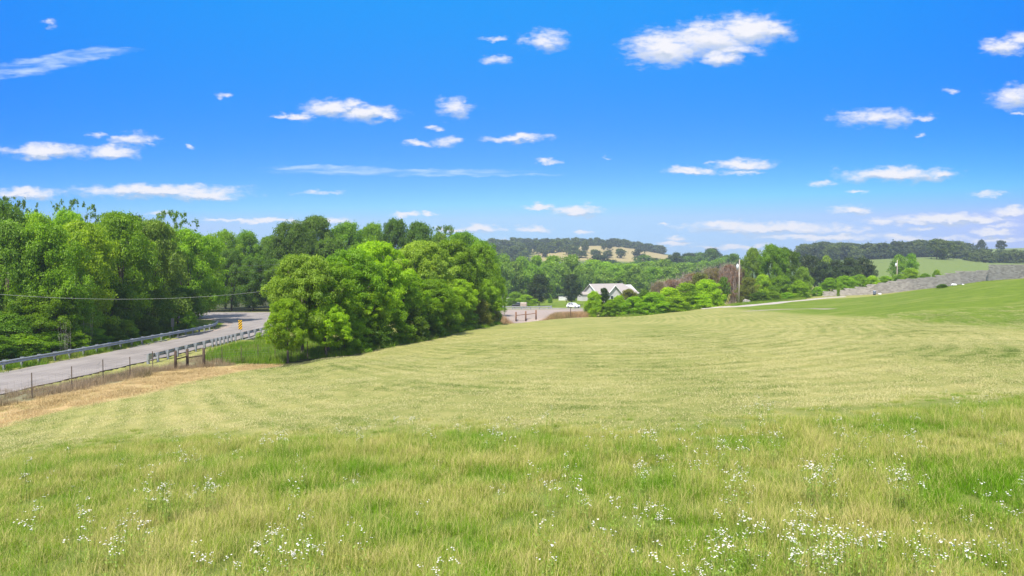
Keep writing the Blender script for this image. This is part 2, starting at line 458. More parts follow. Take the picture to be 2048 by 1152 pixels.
TALL_EDGE = [(0, 905), (120, 880), (250, 862), (400, 858), (560, 862), (760, 852), (900, 848), (1024, 842), (1200, 842), (1350, 842), (1480, 836),
             (1600, 820), (1750, 806), (1900, 792), (2048, 782)]
edge_px = [a for a, b in TALL_EDGE]
edge_Y = [hit(a, b + 14)[1] for a, b in TALL_EDGE]
GREEN = P2([(1470, 618), (1560, 624), (1680, 632), (1820, 642), (1960, 652), (2120, 668)]) + [(90, 70), (110, 110), (100, 140), (70, 150), (55, 160), (50, 152)]
STRAW = P2([(-60, 868), (60, 838), (150, 815), (260, 796), (360, 768), (450, 748), (560, 732), (560, 728), (470, 731), (400, 737), (345, 741), (300, 746), (255, 762), (200, 772),
            (140, 786), (60, 802), (-60, 822)])
VERGE = P2([(-60, 822), (60, 802), (140, 786), (200, 772), (255, 762), (300, 746), (345, 741), (400, 737), (470, 731), (440, 712), (400, 712), (322, 735), (246, 746), (148, 766), (0, 788), (-60, 797)])
LAWN2 = [(-40, 214), (60, 214), (70, 290), (-60, 290)]
BANK = [(-14, 126), (12, 128), (17, 160), (20, 198), (-40, 198), (-30, 150)]
TRACKL = [(30, 150), (38, 152), (50, 154), (66, 158), (74, 160)]


def make_ground():
    th = np.concatenate([np.radians(np.linspace(-180, -46, 60, endpoint=False)), np.radians(np.linspace(-46, 46, 560, endpoint=False)),
                         np.radians(np.linspace(46, 180, 60))])
    r = np.concatenate([np.linspace(0.5, 5, 6, endpoint=False), np.exp(np.linspace(math.log(5), math.log(260), 330, endpoint=False)),
                        np.exp(np.linspace(math.log(260), math.log(1300), 130, endpoint=False)), np.exp(np.linspace(math.log(1300), math.log(12000), 24))])
    T, R = np.meshgrid(th, r); X = R * np.sin(T); Y = R * np.cos(T)
    Z = H(X, Y)
    far = smooth(2200, 6000, R); Z = Z * (1 - far) + (CZ + 5) * far
    nr, nt = X.shape; v = np.stack([X, Y, Z], -1).reshape(-1, 3)
    i = np.arange(nr - 1)[:, None] * nt + np.arange(nt - 1)[None]
    f = np.stack([i, i + 1, i + nt + 1, i + nt], -1).reshape(-1, 4)[:, ::-1]
    x, y = X.ravel(), Y.ravel()
    tall = smooth(2.0, -1.5, y - np.interp(x / np.maximum(y, 4) * 1400 + 1024, edge_px, edge_Y))
    tall = np.where(y < 5, 1, tall)
    at = dict(tall=tall,
              green=np.maximum.reduce([smooth(6, -6, sdist(x, y, GREEN)), smooth(3, -3, sdist(x, y, LAWN2)),
                                       smooth(1.5, -2, np.maximum(np.abs(x + 48) - 11, np.abs(y - 101) - 12)) * .6]),
              straw=smooth(1.2, -1.0, sdist(x, y, STRAW)),
              verge=np.maximum(smooth(0.6, -0.5, sdist(x, y, VERGE)), 0),
              gravel=np.maximum.reduce([smooth(3, -1, sdist(x, y, BANK)), 0.6 * smooth(2.6, .2, seg_dist(x, y, P2([(1500, 622), (1560, 619), (1620, 617), (1660, 618)]))),
                                        .9 * smooth(2.0, .5, np.abs(sdist(x, y, RPOLY)))]),
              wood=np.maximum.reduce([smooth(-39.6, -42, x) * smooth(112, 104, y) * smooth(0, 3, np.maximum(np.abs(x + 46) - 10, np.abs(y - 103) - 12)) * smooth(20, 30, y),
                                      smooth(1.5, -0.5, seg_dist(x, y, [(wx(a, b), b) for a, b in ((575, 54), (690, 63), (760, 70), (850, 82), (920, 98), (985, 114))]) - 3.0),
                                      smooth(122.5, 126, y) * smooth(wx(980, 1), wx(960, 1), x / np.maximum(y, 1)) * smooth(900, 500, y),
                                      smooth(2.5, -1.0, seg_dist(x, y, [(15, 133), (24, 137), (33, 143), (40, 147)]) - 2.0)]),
              gold=smooth(640, 680, y) * smooth(915, 900, y) * smooth(12, 30, x) * smooth(0.27, 0.24, x / np.maximum(y, 1)),
              meadow=smooth(290, 340, y) * smooth(1.15, 1.25, 2.4 * x / np.maximum(y, 1)),
              forest=smooth(285, 310, y) * (1 - smooth(1.12, 1.22, 2.4 * x / np.maximum(y, 1))))
    m, n, out = new_mat('ground')
    pos = n.new('ShaderNodeNewGeometry').outputs['Position']
    sx = n.new('ShaderNodeSeparateXYZ'); n.put(sx.inputs[0], pos)
    flat = n.new('ShaderNodeCombineXYZ'); n.put(flat.inputs[0], sx.outputs[0]); n.put(flat.inputs[1], sx.outputs[1])
    P = flat.outputs[0]
    nb = n.noise(P, 0.09, 4, 0.6); nm = n.noise(P, 0.55, 5, 0.65); nf = n.noise(P, 5.0, 5, 0.7); nx = n.noise(P, 28, 4, 0.7)
    # mowing rows run round the field
    rowf = mowing(n, P, nm)
    t = n.math('ADD', n.math('ADD', n.math('MULTIPLY', n.math('SUBTRACT', nf, .5), 1.0), n.math('MULTIPLY', n.math('SUBTRACT', nm, .5), 0.9)), rowf)
    t = n.math('ADD', t, n.math('MULTIPLY', n.math('SUBTRACT', nb, .5), 0.9))
    t = n.math('ADD', t, n.math('MULTIPLY', n.math('SUBTRACT', nx, .5), 0.5))
    hay = n.mix(n.ramp(t, -0.50, 0.42, smooth=False), (0.120, 0.165, 0.025), (0.38, 0.335, 0.12))
    hay = n.mix(n.ramp(t, 0.32, 0.75), hay, (0.46, 0.385, 0.18))
    tallc = n.mix(n.ramp(n.math('ADD', n.math('MULTIPLY', nm, .7), n.math('MULTIPLY', nx, .5)), 0.35, 0.85), (0.085, 0.14, 0.016), (0.21, 0.23, 0.055))
    c = n.mix(n.attr('tall'), hay, tallc)
    w2 = n.math('MULTIPLY', n.math('SUBTRACT', nm, .5), 0.9)
    def edge(a, k=0.25):
        return n.ramp(n.math('ADD', n.attr(a), w2), 0.5 - k, 0.5 + k)
    g1 = n.mix(n.ramp(n.math('ADD', n.math('MULTIPLY', nf, .6), n.math('MULTIPLY', nm, .6)), 0.35, 0.85), (0.075, 0.130, 0.008), (0.170, 0.225, 0.022))
    g2_ = n.ramp(n.noise(n.vmath('MULTIPLY', P, (0.35, 1.0, 0)), 0.22, 5, 0.68), 0.48, 0.72)
    g1 = n.mix(n.math('MULTIPLY', g2_, .65), g1, (0.27, 0.27, 0.075))
    c = n.mix(edge('green'), c, g1)
    c = n.mix(n.attr('meadow'), c, n.mix(nm, (0.10, 0.155, 0.03), (0.19, 0.22, 0.06)))
    c = n.mix(n.attr('gold'), c, n.mix(nb, (0.28, 0.22, 0.09), (0.38, 0.31, 0.14)))
    c = n.mix(n.attr('forest'), c, n.mix(n.attr('gold'), n.mix(nm, (0.05, 0.085, 0.02), (0.09, 0.13, 0.035)), c))
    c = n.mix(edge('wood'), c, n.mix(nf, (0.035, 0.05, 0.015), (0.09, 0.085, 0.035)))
    c = n.mix(edge('verge'), c, n.mix(n.ramp(nf, .3, .7), (0.13, 0.14, 0.055), (0.27, 0.22, 0.14)))
    c = n.mix(n.math('MULTIPLY', edge('straw', 0.35), n.ramp(n.noise(P, 1.3, 4, 0.65), .32, .56, .3, 1)), c, n.mix(n.ramp(nf, .3, .7), (0.36, 0.235, 0.095), (0.52, 0.38, 0.19)))
    c = n.mix(edge('gravel'), c, n.mix(n.ramp(nf, .3, .7), (0.26, 0.20, 0.165), (0.40, 0.33, 0.28)))
    bmp = n.math('ADD', n.math('MULTIPLY', nf, 0.7), n.math('MULTIPLY', nx, 0.5))
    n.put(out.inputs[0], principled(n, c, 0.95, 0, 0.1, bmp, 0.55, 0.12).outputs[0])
    o = link('ground', mesh_np('ground', v, f, m, at, True)); tag(o, kind='structure', label='sloping hay field, verge and hills')
    return o


make_ground()

# ------------------------------------------------------------------ roads
def asphalt():
    m, n, out = new_mat('asphalt')
    pos = n.new('ShaderNodeNewGeometry').outputs['Position']
    a = n.noise(pos, 0.35, 4, 0.6); b = n.noise(pos, 30, 3, 0.7)
    st = n.noise(n.vmath('MULTIPLY', pos, (1.6, 0.10, 1)), 1.0, 3, 0.6)
    c = n.mix(n.ramp(n.math('ADD', n.math('MULTIPLY', a, .5), n.math('MULTIPLY', st, .5)), .35, .65), (0.185, 0.158, 0.140), (0.275, 0.238, 0.212))
    c = n.mix(n.math('MULTIPLY', n.ramp(b, .35, .75), .35), c, (0.40, 0.38, 0.36))
    vor = n.new('ShaderNodeTexVoronoi', feature='DISTANCE_TO_EDGE'); n.put(vor.inputs['Vector'], n.vmath('ADD', pos, n.noise(pos, .8, 3, .6, col=True))); vor.inputs['Scale'].default_value = 0.16
    crack = n.math('MULTIPLY', n.ramp(vor.outputs[0], 0.0, 0.012, 1, 0), n.ramp(n.noise(pos, .2, 2), .45, .6))
    c = n.mix(n.math('MULTIPLY', crack, .55), c, (0.10, 0.09, 0.085))
    n.put(out.inputs[0], principled(n, c, 0.85, 0, 0.25, b, 0.25, 0.01).outputs[0]); return m


ASPH = asphalt()


def make_road():
    vs = []; fs = []
    ys = np.linspace(10, 86, 77)
    for y in ys:
        cx = np.interp(y, [p[1] for p in ROADC], [p[0] for p in ROADC]); z = np.interp(y, [p[1] for p in ROADC], [p[2] for p in ROADC]) + CZ
        for k in range(5):
            t = k / 4 * 2 - 1
            vs.append((cx + 3.5 * t + (0.12 * math.sin(y * 1.7 + k) * (abs(t) == 1)), y, z + 0.05 * (1 - t * t)))
    for i in range(len(ys) - 1):
        for k in range(4): a = i * 5 + k; fs.append((a, a + 1, a + 6, a + 5))
    k = len(vs)
    # junction surface beyond
    vs += [(x, y, -8.235 + CZ) for x, y in RPOLY]; fs.append(tuple(range(k, k + len(RPOLY))))
    # joining strip
    me = bpy.data.meshes.new('road'); me.from_pydata(vs, [], fs); me.materials.append(ASPH)
    bm = bmesh.new(); bm.from_mesh(me); bmesh.ops.recalc_face_normals(bm, faces=bm.faces)
    for f in bm.faces:
        if f.normal.z < 0: f.normal_flip()
    bm.to_mesh(me); bm.free()
    tag(link('road', me), 'curving two lane asphalt road beside the field', kind='structure')


make_road()


def strip(name, pts, half, mat, lift=0.06, n=60, label=None):
    pts = np.array(pts, float); d = np.concatenate([[0], np.cumsum(np.hypot(*np.diff(pts[:, :2], axis=0).T))])
    s = np.linspace(0, d[-1], n); x = np.interp(s, d, pts[:, 0]); y = np.interp(s, d, pts[:, 1])
    for _ in range(6):
        x[1:-1] = (x[:-2] + x[1:-1] * 2 + x[2:]) / 4; y[1:-1] = (y[:-2] + y[1:-1] * 2 + y[2:]) / 4
    tx = np.gradient(x); ty = np.gradient(y); L = np.hypot(tx, ty); nx, ny = -ty / L, tx / L
    vs = []; fs = []
    for k, t in enumerate((-1, -.5, 0, .5, 1)):
        hx = x + nx * half * t; hy = y + ny * half * t; hz = H(hx, hy) + lift * (1 - 0.9 * abs(t) ** 4)
        vs.append(np.stack([hx, hy, hz], -1))
    V = np.stack(vs, 1).reshape(-1, 3)
    for i in range(n - 1):
        for k in range(4): a = i * 5 + k; fs.append((a, a + 1, a + 6, a + 5))
    F = np.array(fs)
    o = link(name, mesh_np(name, V, F, mat, None, True)); tag(o, label, kind='structure'); return o


GRAVEL = simple('track_gravel', (0.32, 0.27, 0.225), (0.47, 0.42, 0.36), 2.5, 0.95, bdist=0.03)
strip('far_road', [(-60, 209), (-10, 206), (30, 206), (90, 209)], 4.2, ASPH, 0.12, 60, 'pale road crossing behind the field')
TR = [hit(a, b)[:2] for a, b in ((1400, 618), (1439, 614.5), (1484, 613), (1530, 608.5), (1565, 604), (1640, 597), (1690, 593.5))]
strip('gravel_track', TR, 2.0, GRAVEL, 0.10, 90, 'pale gravel track curving up to the block wall')

# ------------------------------------------------------------------ trees
rng = np.random.default_rng(11)


def quads_from(P, Nrm, size, rs, asp=1.5):
    """leaf shaped quads at P facing Nrm"""
    n = len(P); Nrm = Nrm / np.linalg.norm(Nrm, axis=1, keepdims=True)
    a = np.cross(Nrm, rs.normal(size=(n, 3))); a /= np.linalg.norm(a, axis=1, keepdims=True); b = np.cross(Nrm, a)
    s = size * rs.uniform(0.6, 1.35, (n, 1))
    a = a * s * asp * 0.5; b = b * s * 0.5
    V = np.stack([P - a, P - b * 0.9 + a * .1 + Nrm * s * .08, P + a, P + b * 0.9 + a * .1 + Nrm * s * .08], 1).reshape(-1, 3)
    F = np.arange(4 * n).reshape(-1, 4)
    return V, F


def profile(kind, t):
    if kind == 'round': return np.sqrt(np.clip(np.sin(np.clip(t, 0, 1) ** 0.8 * PI * 0.93 + 0.12), 0, 1))
    if kind == 'bush': return np.clip(1 - t ** 2.4, 0, 1) ** 0.5 * (0.86 + 0.14 * np.sin(t * 3))
    if kind == 'oval': return np.sqrt(np.clip(np.sin(np.clip(t, 0, 1) ** 0.85 * PI), 0, 1)) * (1.05 - 0.15 * t)
    if kind == 'cone': return np.clip(1.02 - t, 0, 1) ** 0.8
    if kind == 'sparse': return np.sqrt(np.clip(np.sin(np.clip(t, 0, 1) * PI * .9 + .15), 0, 1))


def crown_np(seed, kind='round', nc=70, nl=14000, leaf=0.024, z0=0.14, cr=(0.085, 0.15), flat=0.7, loose=0.05):
    rs = np.random.default_rng(seed)
    t = rs.beta(1.25, 1.0, nc) if kind != 'bush' else rs.uniform(0, 1, nc)
    ang = rs.uniform(0, 2 * PI, nc) + np.arange(nc) * 2.4
    lump = 1 + 0.17 * np.sin(ang * 2 + seed) + 0.14 * np.sin(ang * 3 + t * 6 + seed * 2) + rs.normal(0, .09, nc)
    r = profile(kind, t) * 0.5 * lump
    c = rs.uniform(cr[0], cr[1], nc) * (1 if kind != 'cone' else 0.75)
    f = np.sqrt(rs.uniform(0.25, 1.0, nc)) if nc > 20 else np.sqrt(rs.uniform(.1, 1, nc))
    rr = np.maximum(r * f - c * 0.45, 0)
    cen = np.stack([rr * np.cos(ang), rr * np.sin(ang), z0 + (1 - z0) * t], -1)
    cen[:, 2] = np.minimum(cen[:, 2], 1 - c * flat * .8)
    cen[:, 2] = np.maximum(cen[:, 2], z0 * .7 + c * flat * .6)
    k = rs.choice(nc, nl, p=c ** 2 / np.sum(c ** 2))
    d = rs.normal(size=(nl, 3)); d[:, 2] += 0.35; d /= np.linalg.norm(d, axis=1, keepdims=True)
    # sub-clumping: push leaves towards a few twig directions of their clump
    sub = rs.normal(size=(nc, 9, 3)); sub[..., 2] += .25; sub /= np.linalg.norm(sub, axis=-1, keepdims=True)
    sk = sub[k, rs.integers(0, 9, nl)]
    d = d * 0.58 + sk * 0.80; dl = np.linalg.norm(d, axis=1, keepdims=True); dn = d / dl
    rad = c[k][:, None] * (0.48 + 0.46 * np.clip(dl, 0, 1.4) ** 2 * rs.uniform(0.7, 1.05, (nl, 1)))
    P = cen[k] + dn * rad * np.array([1, 1, flat])
    lo = rs.random(nl) < loose
    P[lo] += dn[lo] * c[k][lo][:, None] * rs.uniform(0.1, 0.5, (lo.sum(), 1))
    P[:, 2] = np.maximum(P[:, 2], 0.004 + 0.03 * rs.random(nl))
    Nr = dn * 0.8 + rs.normal(size=(nl, 3)) * 0.55 + np.array([0, 0, 0.35])
    V, F = quads_from(P, Nr, leaf, rs)
    cl = rs.uniform(0, 1, nc)[k]
    rnd = np.clip(0.45 * cl + 0.55 * rs.random(nl) + (P[:, 2] - .6) * .15, 0, 1)
    return V, F, np.repeat(rnd, 4), cen


def trunk_mb(seed, cen, r=0.022, nlimb=7, base=0.0, split=0.3):
    rs = random.Random(seed); m = MB()
    top = Vector((rs.uniform(-.03, .03), rs.uniform(-.03, .03), 0.62)); mid = Vector((rs.uniform(-.02, .02), rs.uniform(-.02, .02), split))
    m.tube([(0, 0, -0.03), (0, 0, 0.02), mid * 0.5, mid, (mid + top) / 2, top], [r * 1.5, r * 1.15, r, r * .85, r * .6, r * .25], 8)
    for i in range(nlimb):
        c = Vector(cen[rs.randrange(len(cen))]); t = rs.uniform(0.5, 1.0); s = mid * t if rs.random() < .5 else mid.lerp(top, rs.random() * .6)
        m.tube([s, s.lerp(c, .45) + Vector((0, 0, .03)), c], [r * .5, r * .32, r * .1], 6)
    return m


VAR = {}


def variant(name, n, kind, **kw):
    tr = kw.pop('r', 0.022); nlimb = kw.pop('nlimb', 7); split = kw.pop('split', .3); base = kw.pop('seed', 1)
    L = []
    for i in range(n):
        V, F, rnd, cen = crown_np(base * 100 + i, kind, **kw)
        cm = mesh_np('crown', V, F, LEAF, {'rnd': rnd})
        tm = trunk_mb(i + base, cen, tr, nlimb, 0, split).mesh('trunk', BARK, True)
        L.append((cm, tm))
    VAR[name] = L


variant('big', 4, 'round', nc=190, nl=48000, leaf=0.0140, z0=0.10, cr=(0.045, 0.11), seed=1)
variant('near', 4, 'round', nc=230, nl=70000, leaf=0.0130, z0=0.24, cr=(0.035, 0.10), flat=0.6, seed=2, split=.25)
variant('bush', 4, 'bush', nc=130, nl=22000, leaf=0.022, z0=0.03, cr=(0.06, 0.15), seed=3, r=.012)
variant('oval', 2, 'oval', nc=80, nl=9000, leaf=0.030, z0=0.14, cr=(0.09, 0.15), seed=4, loose=.02)
variant('cone', 1, 'cone', nc=90, nl=9000, leaf=0.030, z0=0.02, cr=(0.08, 0.14), seed=5)
variant('twiggy', 3, 'sparse', nc=170, nl=5200, leaf=0.013, z0=0.50, loose=.35, cr=(0.010, 0.030), seed=6, nlimb=26, r=.016)
variant('mid', 4, 'round', nc=70, nl=6000, leaf=0.036, z0=0.08, cr=(0.09, 0.17), seed=7)
variant('far', 4, 'round', nc=36, nl=1500, leaf=0.075, z0=0.04, cr=(0.12, 0.21), seed=8, nlimb=3)


def dead_np(seed, nb=420):
    """bare thicket: many fine brown twigs"""
    rs = random.Random(seed); m = MB()
    for i in range(nb):
        a = rs.uniform(0, 2 * PI); b = Vector((math.cos(a), math.sin(a), 0)) * rs.uniform(0, .38)
        tip = b + Vector((math.cos(a) * rs.uniform(-.05, .2), math.sin(a) * rs.uniform(-.05, .2), rs.uniform(.45, 1)))
        mid = b.lerp(tip, .5) + Vector((rs.uniform(-.04, .04), rs.uniform(-.04, .04), 0))
        m.tube([b, mid, tip], [.0035, .0028, .001], 3, False)
        for k in range(7):
            s = mid.lerp(tip, rs.random()); m.tube([s, s + Vector((rs.uniform(-.1, .1), rs.uniform(-.1, .1), rs.uniform(.0, .14)))], [.0018, .0008], 3, False)
    return m


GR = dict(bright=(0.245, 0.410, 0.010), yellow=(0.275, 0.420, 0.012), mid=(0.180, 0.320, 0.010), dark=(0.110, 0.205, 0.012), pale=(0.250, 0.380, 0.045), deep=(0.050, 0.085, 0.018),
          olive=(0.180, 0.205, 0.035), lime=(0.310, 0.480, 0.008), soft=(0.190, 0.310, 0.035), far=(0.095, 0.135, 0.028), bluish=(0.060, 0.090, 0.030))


def tree(px, Y, top, wpx, var, tone, label, group=None, name='tree', cat='tree', depth=1.0, base_py=None):
    x = wx(px, Y) if px is not None else None
    z = Hs(x, Y); ztop = ray(px, top, Y)[2]; h = max(ztop - z, 0.4); wd_ = wpx * Y / 1400
    L = VAR[var]; cm, tm = L[int(rng.integers(len(L)))]
    t = thing(name, label, cat, (x, Y, z - 0.03), 0, group)
    rot = float(rng.uniform(0, 2 * PI))
    for nm, me in (('crown', cm), ('trunk', tm)):
        o = link(nm, me, t); o.scale = (wd_, wd_ * depth, h) ; o.rotation_euler = (0, 0, rot)
        k = float(rng.uniform(.88, 1.12)); c = GR[tone]
        o.color = (c[0] * k * float(rng.uniform(.92, 1.08)), c[1] * k, c[2] * k * float(rng.uniform(.85, 1.15)), 1)
    return t


def yl(px, X): return 1400 * X / (px - 1024)     # distance at which a bearing reaches easting X


g = 'trees along the left of the road'
for a in [
 (12, 62, 446, 150, 'big', 'soft', 'soft green leafy tree at the left edge, its crown reaching down to the bushes'),
 (88, 64, 452, 150, 'big', 'mid', 'mid green tree, second from the left edge of the wood'),
 (165, 70, 448, 150, 'big', 'yellow', 'yellow-green crown above the pale dead twigs in the left wood'),
 (238, 77, 430, 150, 'big', 'mid', 'tall domed mid green tree in the middle of the left wood'),
 (305, 86, 445, 140, 'big', 'soft', 'soft green tree left of the sign seen from behind, in the left wood'),
 (378, 98, 462, 140, 'big', 'bright', 'bright green tree at the right end of the left wood beside the grass corner'),
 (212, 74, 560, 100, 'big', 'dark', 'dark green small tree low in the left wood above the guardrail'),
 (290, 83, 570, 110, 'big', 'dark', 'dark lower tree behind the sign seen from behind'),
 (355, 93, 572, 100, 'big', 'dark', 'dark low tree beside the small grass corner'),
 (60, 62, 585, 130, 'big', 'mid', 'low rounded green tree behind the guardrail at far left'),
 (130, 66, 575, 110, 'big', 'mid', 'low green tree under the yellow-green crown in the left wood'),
 (5, 80, 408, 120, 'big', 'dark', 'darker tree behind, topping the wood at the upper left corner'),
 (75, 82, 432, 120, 'big', 'bright', 'bright green crown behind the left wood, left of its skyline twigs'),
 (140, 84, 426, 110, 'big', 'bright', 'round bright crown under the twiggy skyline branches of the left wood'),
 (200, 92, 452, 100, 'big', 'mid', 'crown in the dip of the left wood skyline'),
 (262, 98, 434, 90, 'big', 'deep', 'dark crown peeping above the domed tree of the left wood'),
 (320, 104, 448, 110, 'big', 'mid', 'crown behind the soft green tree in the left wood'),
 (395, 108, 480, 90, 'big', 'mid', 'mid green crown behind the bright tree at the end of the left wood')]:
    tree(*a, group=g)
g = 'twiggy tree tops on the left skyline'
for a in [(18, 86, 396, 130, 'twiggy', 'dark', 'sparse twiggy tree top at the upper left edge'),
          (140, 92, 400, 110, 'twiggy', 'dark', 'sparse twiggy tree top rising left of the dip in the left wood'),
          (218, 96, 428, 80, 'twiggy', 'dark', 'small sparse twigs just right of the dip in the left wood'),
          (345, 106, 424, 120, 'twiggy', 'dark', 'sparse twiggy tree top near the right end of the left wood')]:
    tree(*a, group=g)
g = 'bushes behind the left guardrail'
for i, (px, top, wp, tone) in enumerate([(-10, 672, 90, 'dark'), (40, 668, 95, 'mid'), (92, 664, 85, 'mid'), (135, 660, 80, 'bright'), (178, 655, 70, 'mid'), (215, 648, 60, 'dark'),
                                         (250, 640, 60, 'mid'), (290, 632, 60, 'dark'), (330, 628, 50, 'dark'), (20, 630, 110, 'dark'), (110, 628, 90, 'mid'), (170, 600, 70, 'bright'), (372, 615, 40, 'mid')]):
    Y = yl(px, -40.6 - (1.6 if i in (9, 10, 11) else 0))
    lab = ['dark bush at the left edge behind the guardrail', 'broad green bush behind the guardrail, second from the left edge', 'third low bush from the left behind the guardrail',
           'bright green bush behind the left guardrail below the dead twigs', 'fifth low bush along the left guardrail', 'small dark bush above the concrete kerb of the left guardrail',
           'green bush behind the left guardrail, two bushes left of the grey sign', 'dark bush just left of the grey sign', 'dark bush just right of the grey sign',
           'taller dark bush at the far left behind the first low bushes', 'taller green bush behind the third low bush', 'bright yellow-green sapling in the shade of the left wood',
           'small green bush at the corner of the small grass patch'][i]
    tree(px, Y, top, wp, 'bush', tone, lab, g, 'bush', 'bush')
# beyond the junction
g = 'tall trees behind the road junction'
names = ['left', 'mid']
for a in [
 (418, 132, 474, 90, 'big', 'mid', 'tree directly behind the left end of the junction, beside the left wood'),
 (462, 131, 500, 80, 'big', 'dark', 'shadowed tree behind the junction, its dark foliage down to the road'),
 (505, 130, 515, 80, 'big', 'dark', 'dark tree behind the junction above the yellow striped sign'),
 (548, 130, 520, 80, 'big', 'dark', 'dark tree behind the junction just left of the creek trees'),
 (450, 145, 464, 90, 'big', 'mid', 'crown on the skyline above the grass corner at the junction'),
 (497, 150, 465, 90, 'big', 'mid', 'crown on the skyline above the striped sign'),
 (540, 152, 474, 70, 'big', 'soft', 'paler crown in the skyline dip left of the tall dark tree'),
 (585, 140, 446, 100, 'big', 'dark', 'tall dark green tree at the left of the highest skyline group'),
 (632, 150, 436, 110, 'big', 'dark', 'highest dark tree on the skyline behind the creek trees'),
 (690, 155, 448, 110, 'big', 'mid', 'green crown right of the highest skyline tree'),
 (742, 160, 450, 90, 'big', 'mid', 'rounded skyline crown above the yellow-green creek tree'),
 (790, 158, 441, 80, 'big', 'dark', 'upright skyline crown between two rounded ones'),
 (838, 160, 448, 80, 'big', 'dark', 'dark skyline crown above the middle of the creek trees'),
 (880, 165, 453, 110, 'twiggy', 'dark', 'open twiggy crown on the skyline left of the white cloud'),
 (880, 165, 468, 90, 'big', 'mid', 'leafy crown beneath the open twiggy skyline crown'),
 (925, 150, 468, 100, 'big', 'mid', 'skyline crown sloping down towards the distant hills'),
 (965, 145, 484, 90, 'big', 'mid', 'last big crown before the distant hills, right end of the tall group'),
 (600, 160, 470, 110, 'big', 'mid', 'crown filling behind the tall dark tree'), (660, 145, 480, 110, 'big', 'dark', 'dark crown just above the left creek tree'),
 (575, 128, 520, 90, 'big', 'dark', 'dark tree between the junction and the creek trees')]:
    tree(*a, group=g)
# creek trees
g = 'creek side trees left of the field'
for a in [
 (603, 57, 512, 140, 'near', 'pale', 'feathery pale green tree at the left front of the creek trees'),
 (574, 53.5, 600, 92, 'near', 'bright', 'small bright tree with the thick trunk at the left front corner of the creek trees'),
 (655, 59, 528, 140, 'near', 'mid', 'mid green creek tree right of the feathery pale one'),
 (652, 56.5, 610, 95, 'near', 'lime', 'low lime green tree over the thin trunks by the fence'),
 (702, 64, 502, 140, 'near', 'mid', 'creek tree with layered branches, third crown from the left'),
 (752, 70, 487, 140, 'near', 'lime', 'brightest yellow-green crown of the creek trees'),
 (738, 65, 560, 120, 'near', 'bright', 'bright green lower crown below the yellow-green one'),
 (800, 74, 545, 120, 'near', 'bright', 'rounded bright crown bulging over the middle of the field edge'),
 (845, 83, 486, 140, 'near', 'pale', 'pale grey-green broad crown right of the brightest creek tree'),
 (862, 79, 560, 110, 'near', 'mid', 'darker lower crown under the pale broad one'),
 (905, 96, 483, 130, 'near', 'mid', 'tall mid green creek tree left of its dense dark neighbour'),
 (958, 108, 492, 100, 'near', 'mid', 'dense rounded crown at the right end of the creek trees'),
 (912, 91, 560, 100, 'near', 'bright', 'bright drooping tree low near the right of the creek trees'),
 (962, 104, 560, 80, 'near', 'bright', 'light green small tree at the right end of the creek trees'),
 (988, 116, 540, 50, 'near', 'mid', 'narrow last tree of the creek row beside the distant road')]:
    tree(*a, group=g)
g = 'bushes along the field edge under the creek trees'
for i, a in enumerate([
 (700, 60.5, 640, 80, 'mid', 'green bush at the field edge right of the thin trunks'), (740, 64.5, 630, 80, 'dark', 'dark bush at the field edge below the bright creek crown'),
 (782, 68.5, 615, 85, 'mid', 'third bush along the field edge from the trunks'), (822, 73, 610, 80, 'dark', 'shaded bush at the field edge in the middle of the creek row'),
 (860, 78, 605, 80, 'dark', 'dark bush below the pale broad crown'), (895, 84, 600, 70, 'mid', 'green bush below the bright drooping tree'),
 (925, 91, 600, 65, 'mid', 'small green bush third from the right end of the creek row'), (955, 99, 598, 60, 'olive', 'olive bush second from the right end of the creek row'),
 (983, 110, 596, 45, 'olive', 'brownish olive bush at the right end of the creek row')]):
    px, Y, top, wp, tone, lab = a
    tree(px, Y, top, wp, 'bush', tone, lab, g, 'bush', 'bush')

# hedge row in front of the house
g = 'bushes at the far edge of the mown field'
for a in [
 (1188, 131, 583, 42, 'bush', 'lime', 'bright bush in front of the house gable, left of the dark conifer'),
 (1238, 134, 592, 46, 'bush', 'lime', 'bright yellow-green bush right of the dark conifer'), (1180, 133, 600, 30, 'bush', 'bright', 'small bush at the left end of the far field edge row'),
 (1224, 131, 600, 44, 'bush', 'mid', 'low green bush at the foot of the dark conifer'),
 (1268, 131, 594, 62, 'bush', 'bright', 'low bush below the round olive garden tree'),
 (1290, 136, 581, 46, 'bush', 'dark', 'darker round bush at the right end of the house roof'),
 (1308, 133, 585, 66, 'bush', 'bright', 'bright bush right of the darker round one'),
 (1340, 136, 576, 74, 'bush', 'lime', 'lime green bush in the middle of the row left of the pole'),
 (1374, 138, 567, 76, 'bush', 'mid', 'mid green tall bush second from the right end of the row'),
 (1412, 141, 560, 72, 'bush', 'lime', 'tallest bright bush at the right end of the row beside the gravel track'),
 (1352, 133, 594, 60, 'bush', 'bright', 'low front bush under the lime green one'), (1397, 137, 588, 64, 'bush', 'lime', 'low front bush under the tallest one'),
 (1432, 142, 578, 36, 'bush', 'lime', 'narrow bush at the very end of the row, where the gravel track appears')]:
    tree(*a, group=g, name='bush', cat='bush')
tree(1208, 133, 577, 54, 'cone', 'deep', 'dark pointed conifer in front of the house', name='conifer')
tree(1258, 168, 580, 50, 'oval', 'olive', 'round olive garden tree in front of the right half of the house')
tree(1320, 190, 575, 60, 'mid', 'soft', 'soft green tree behind the far field edge row, right of the house')
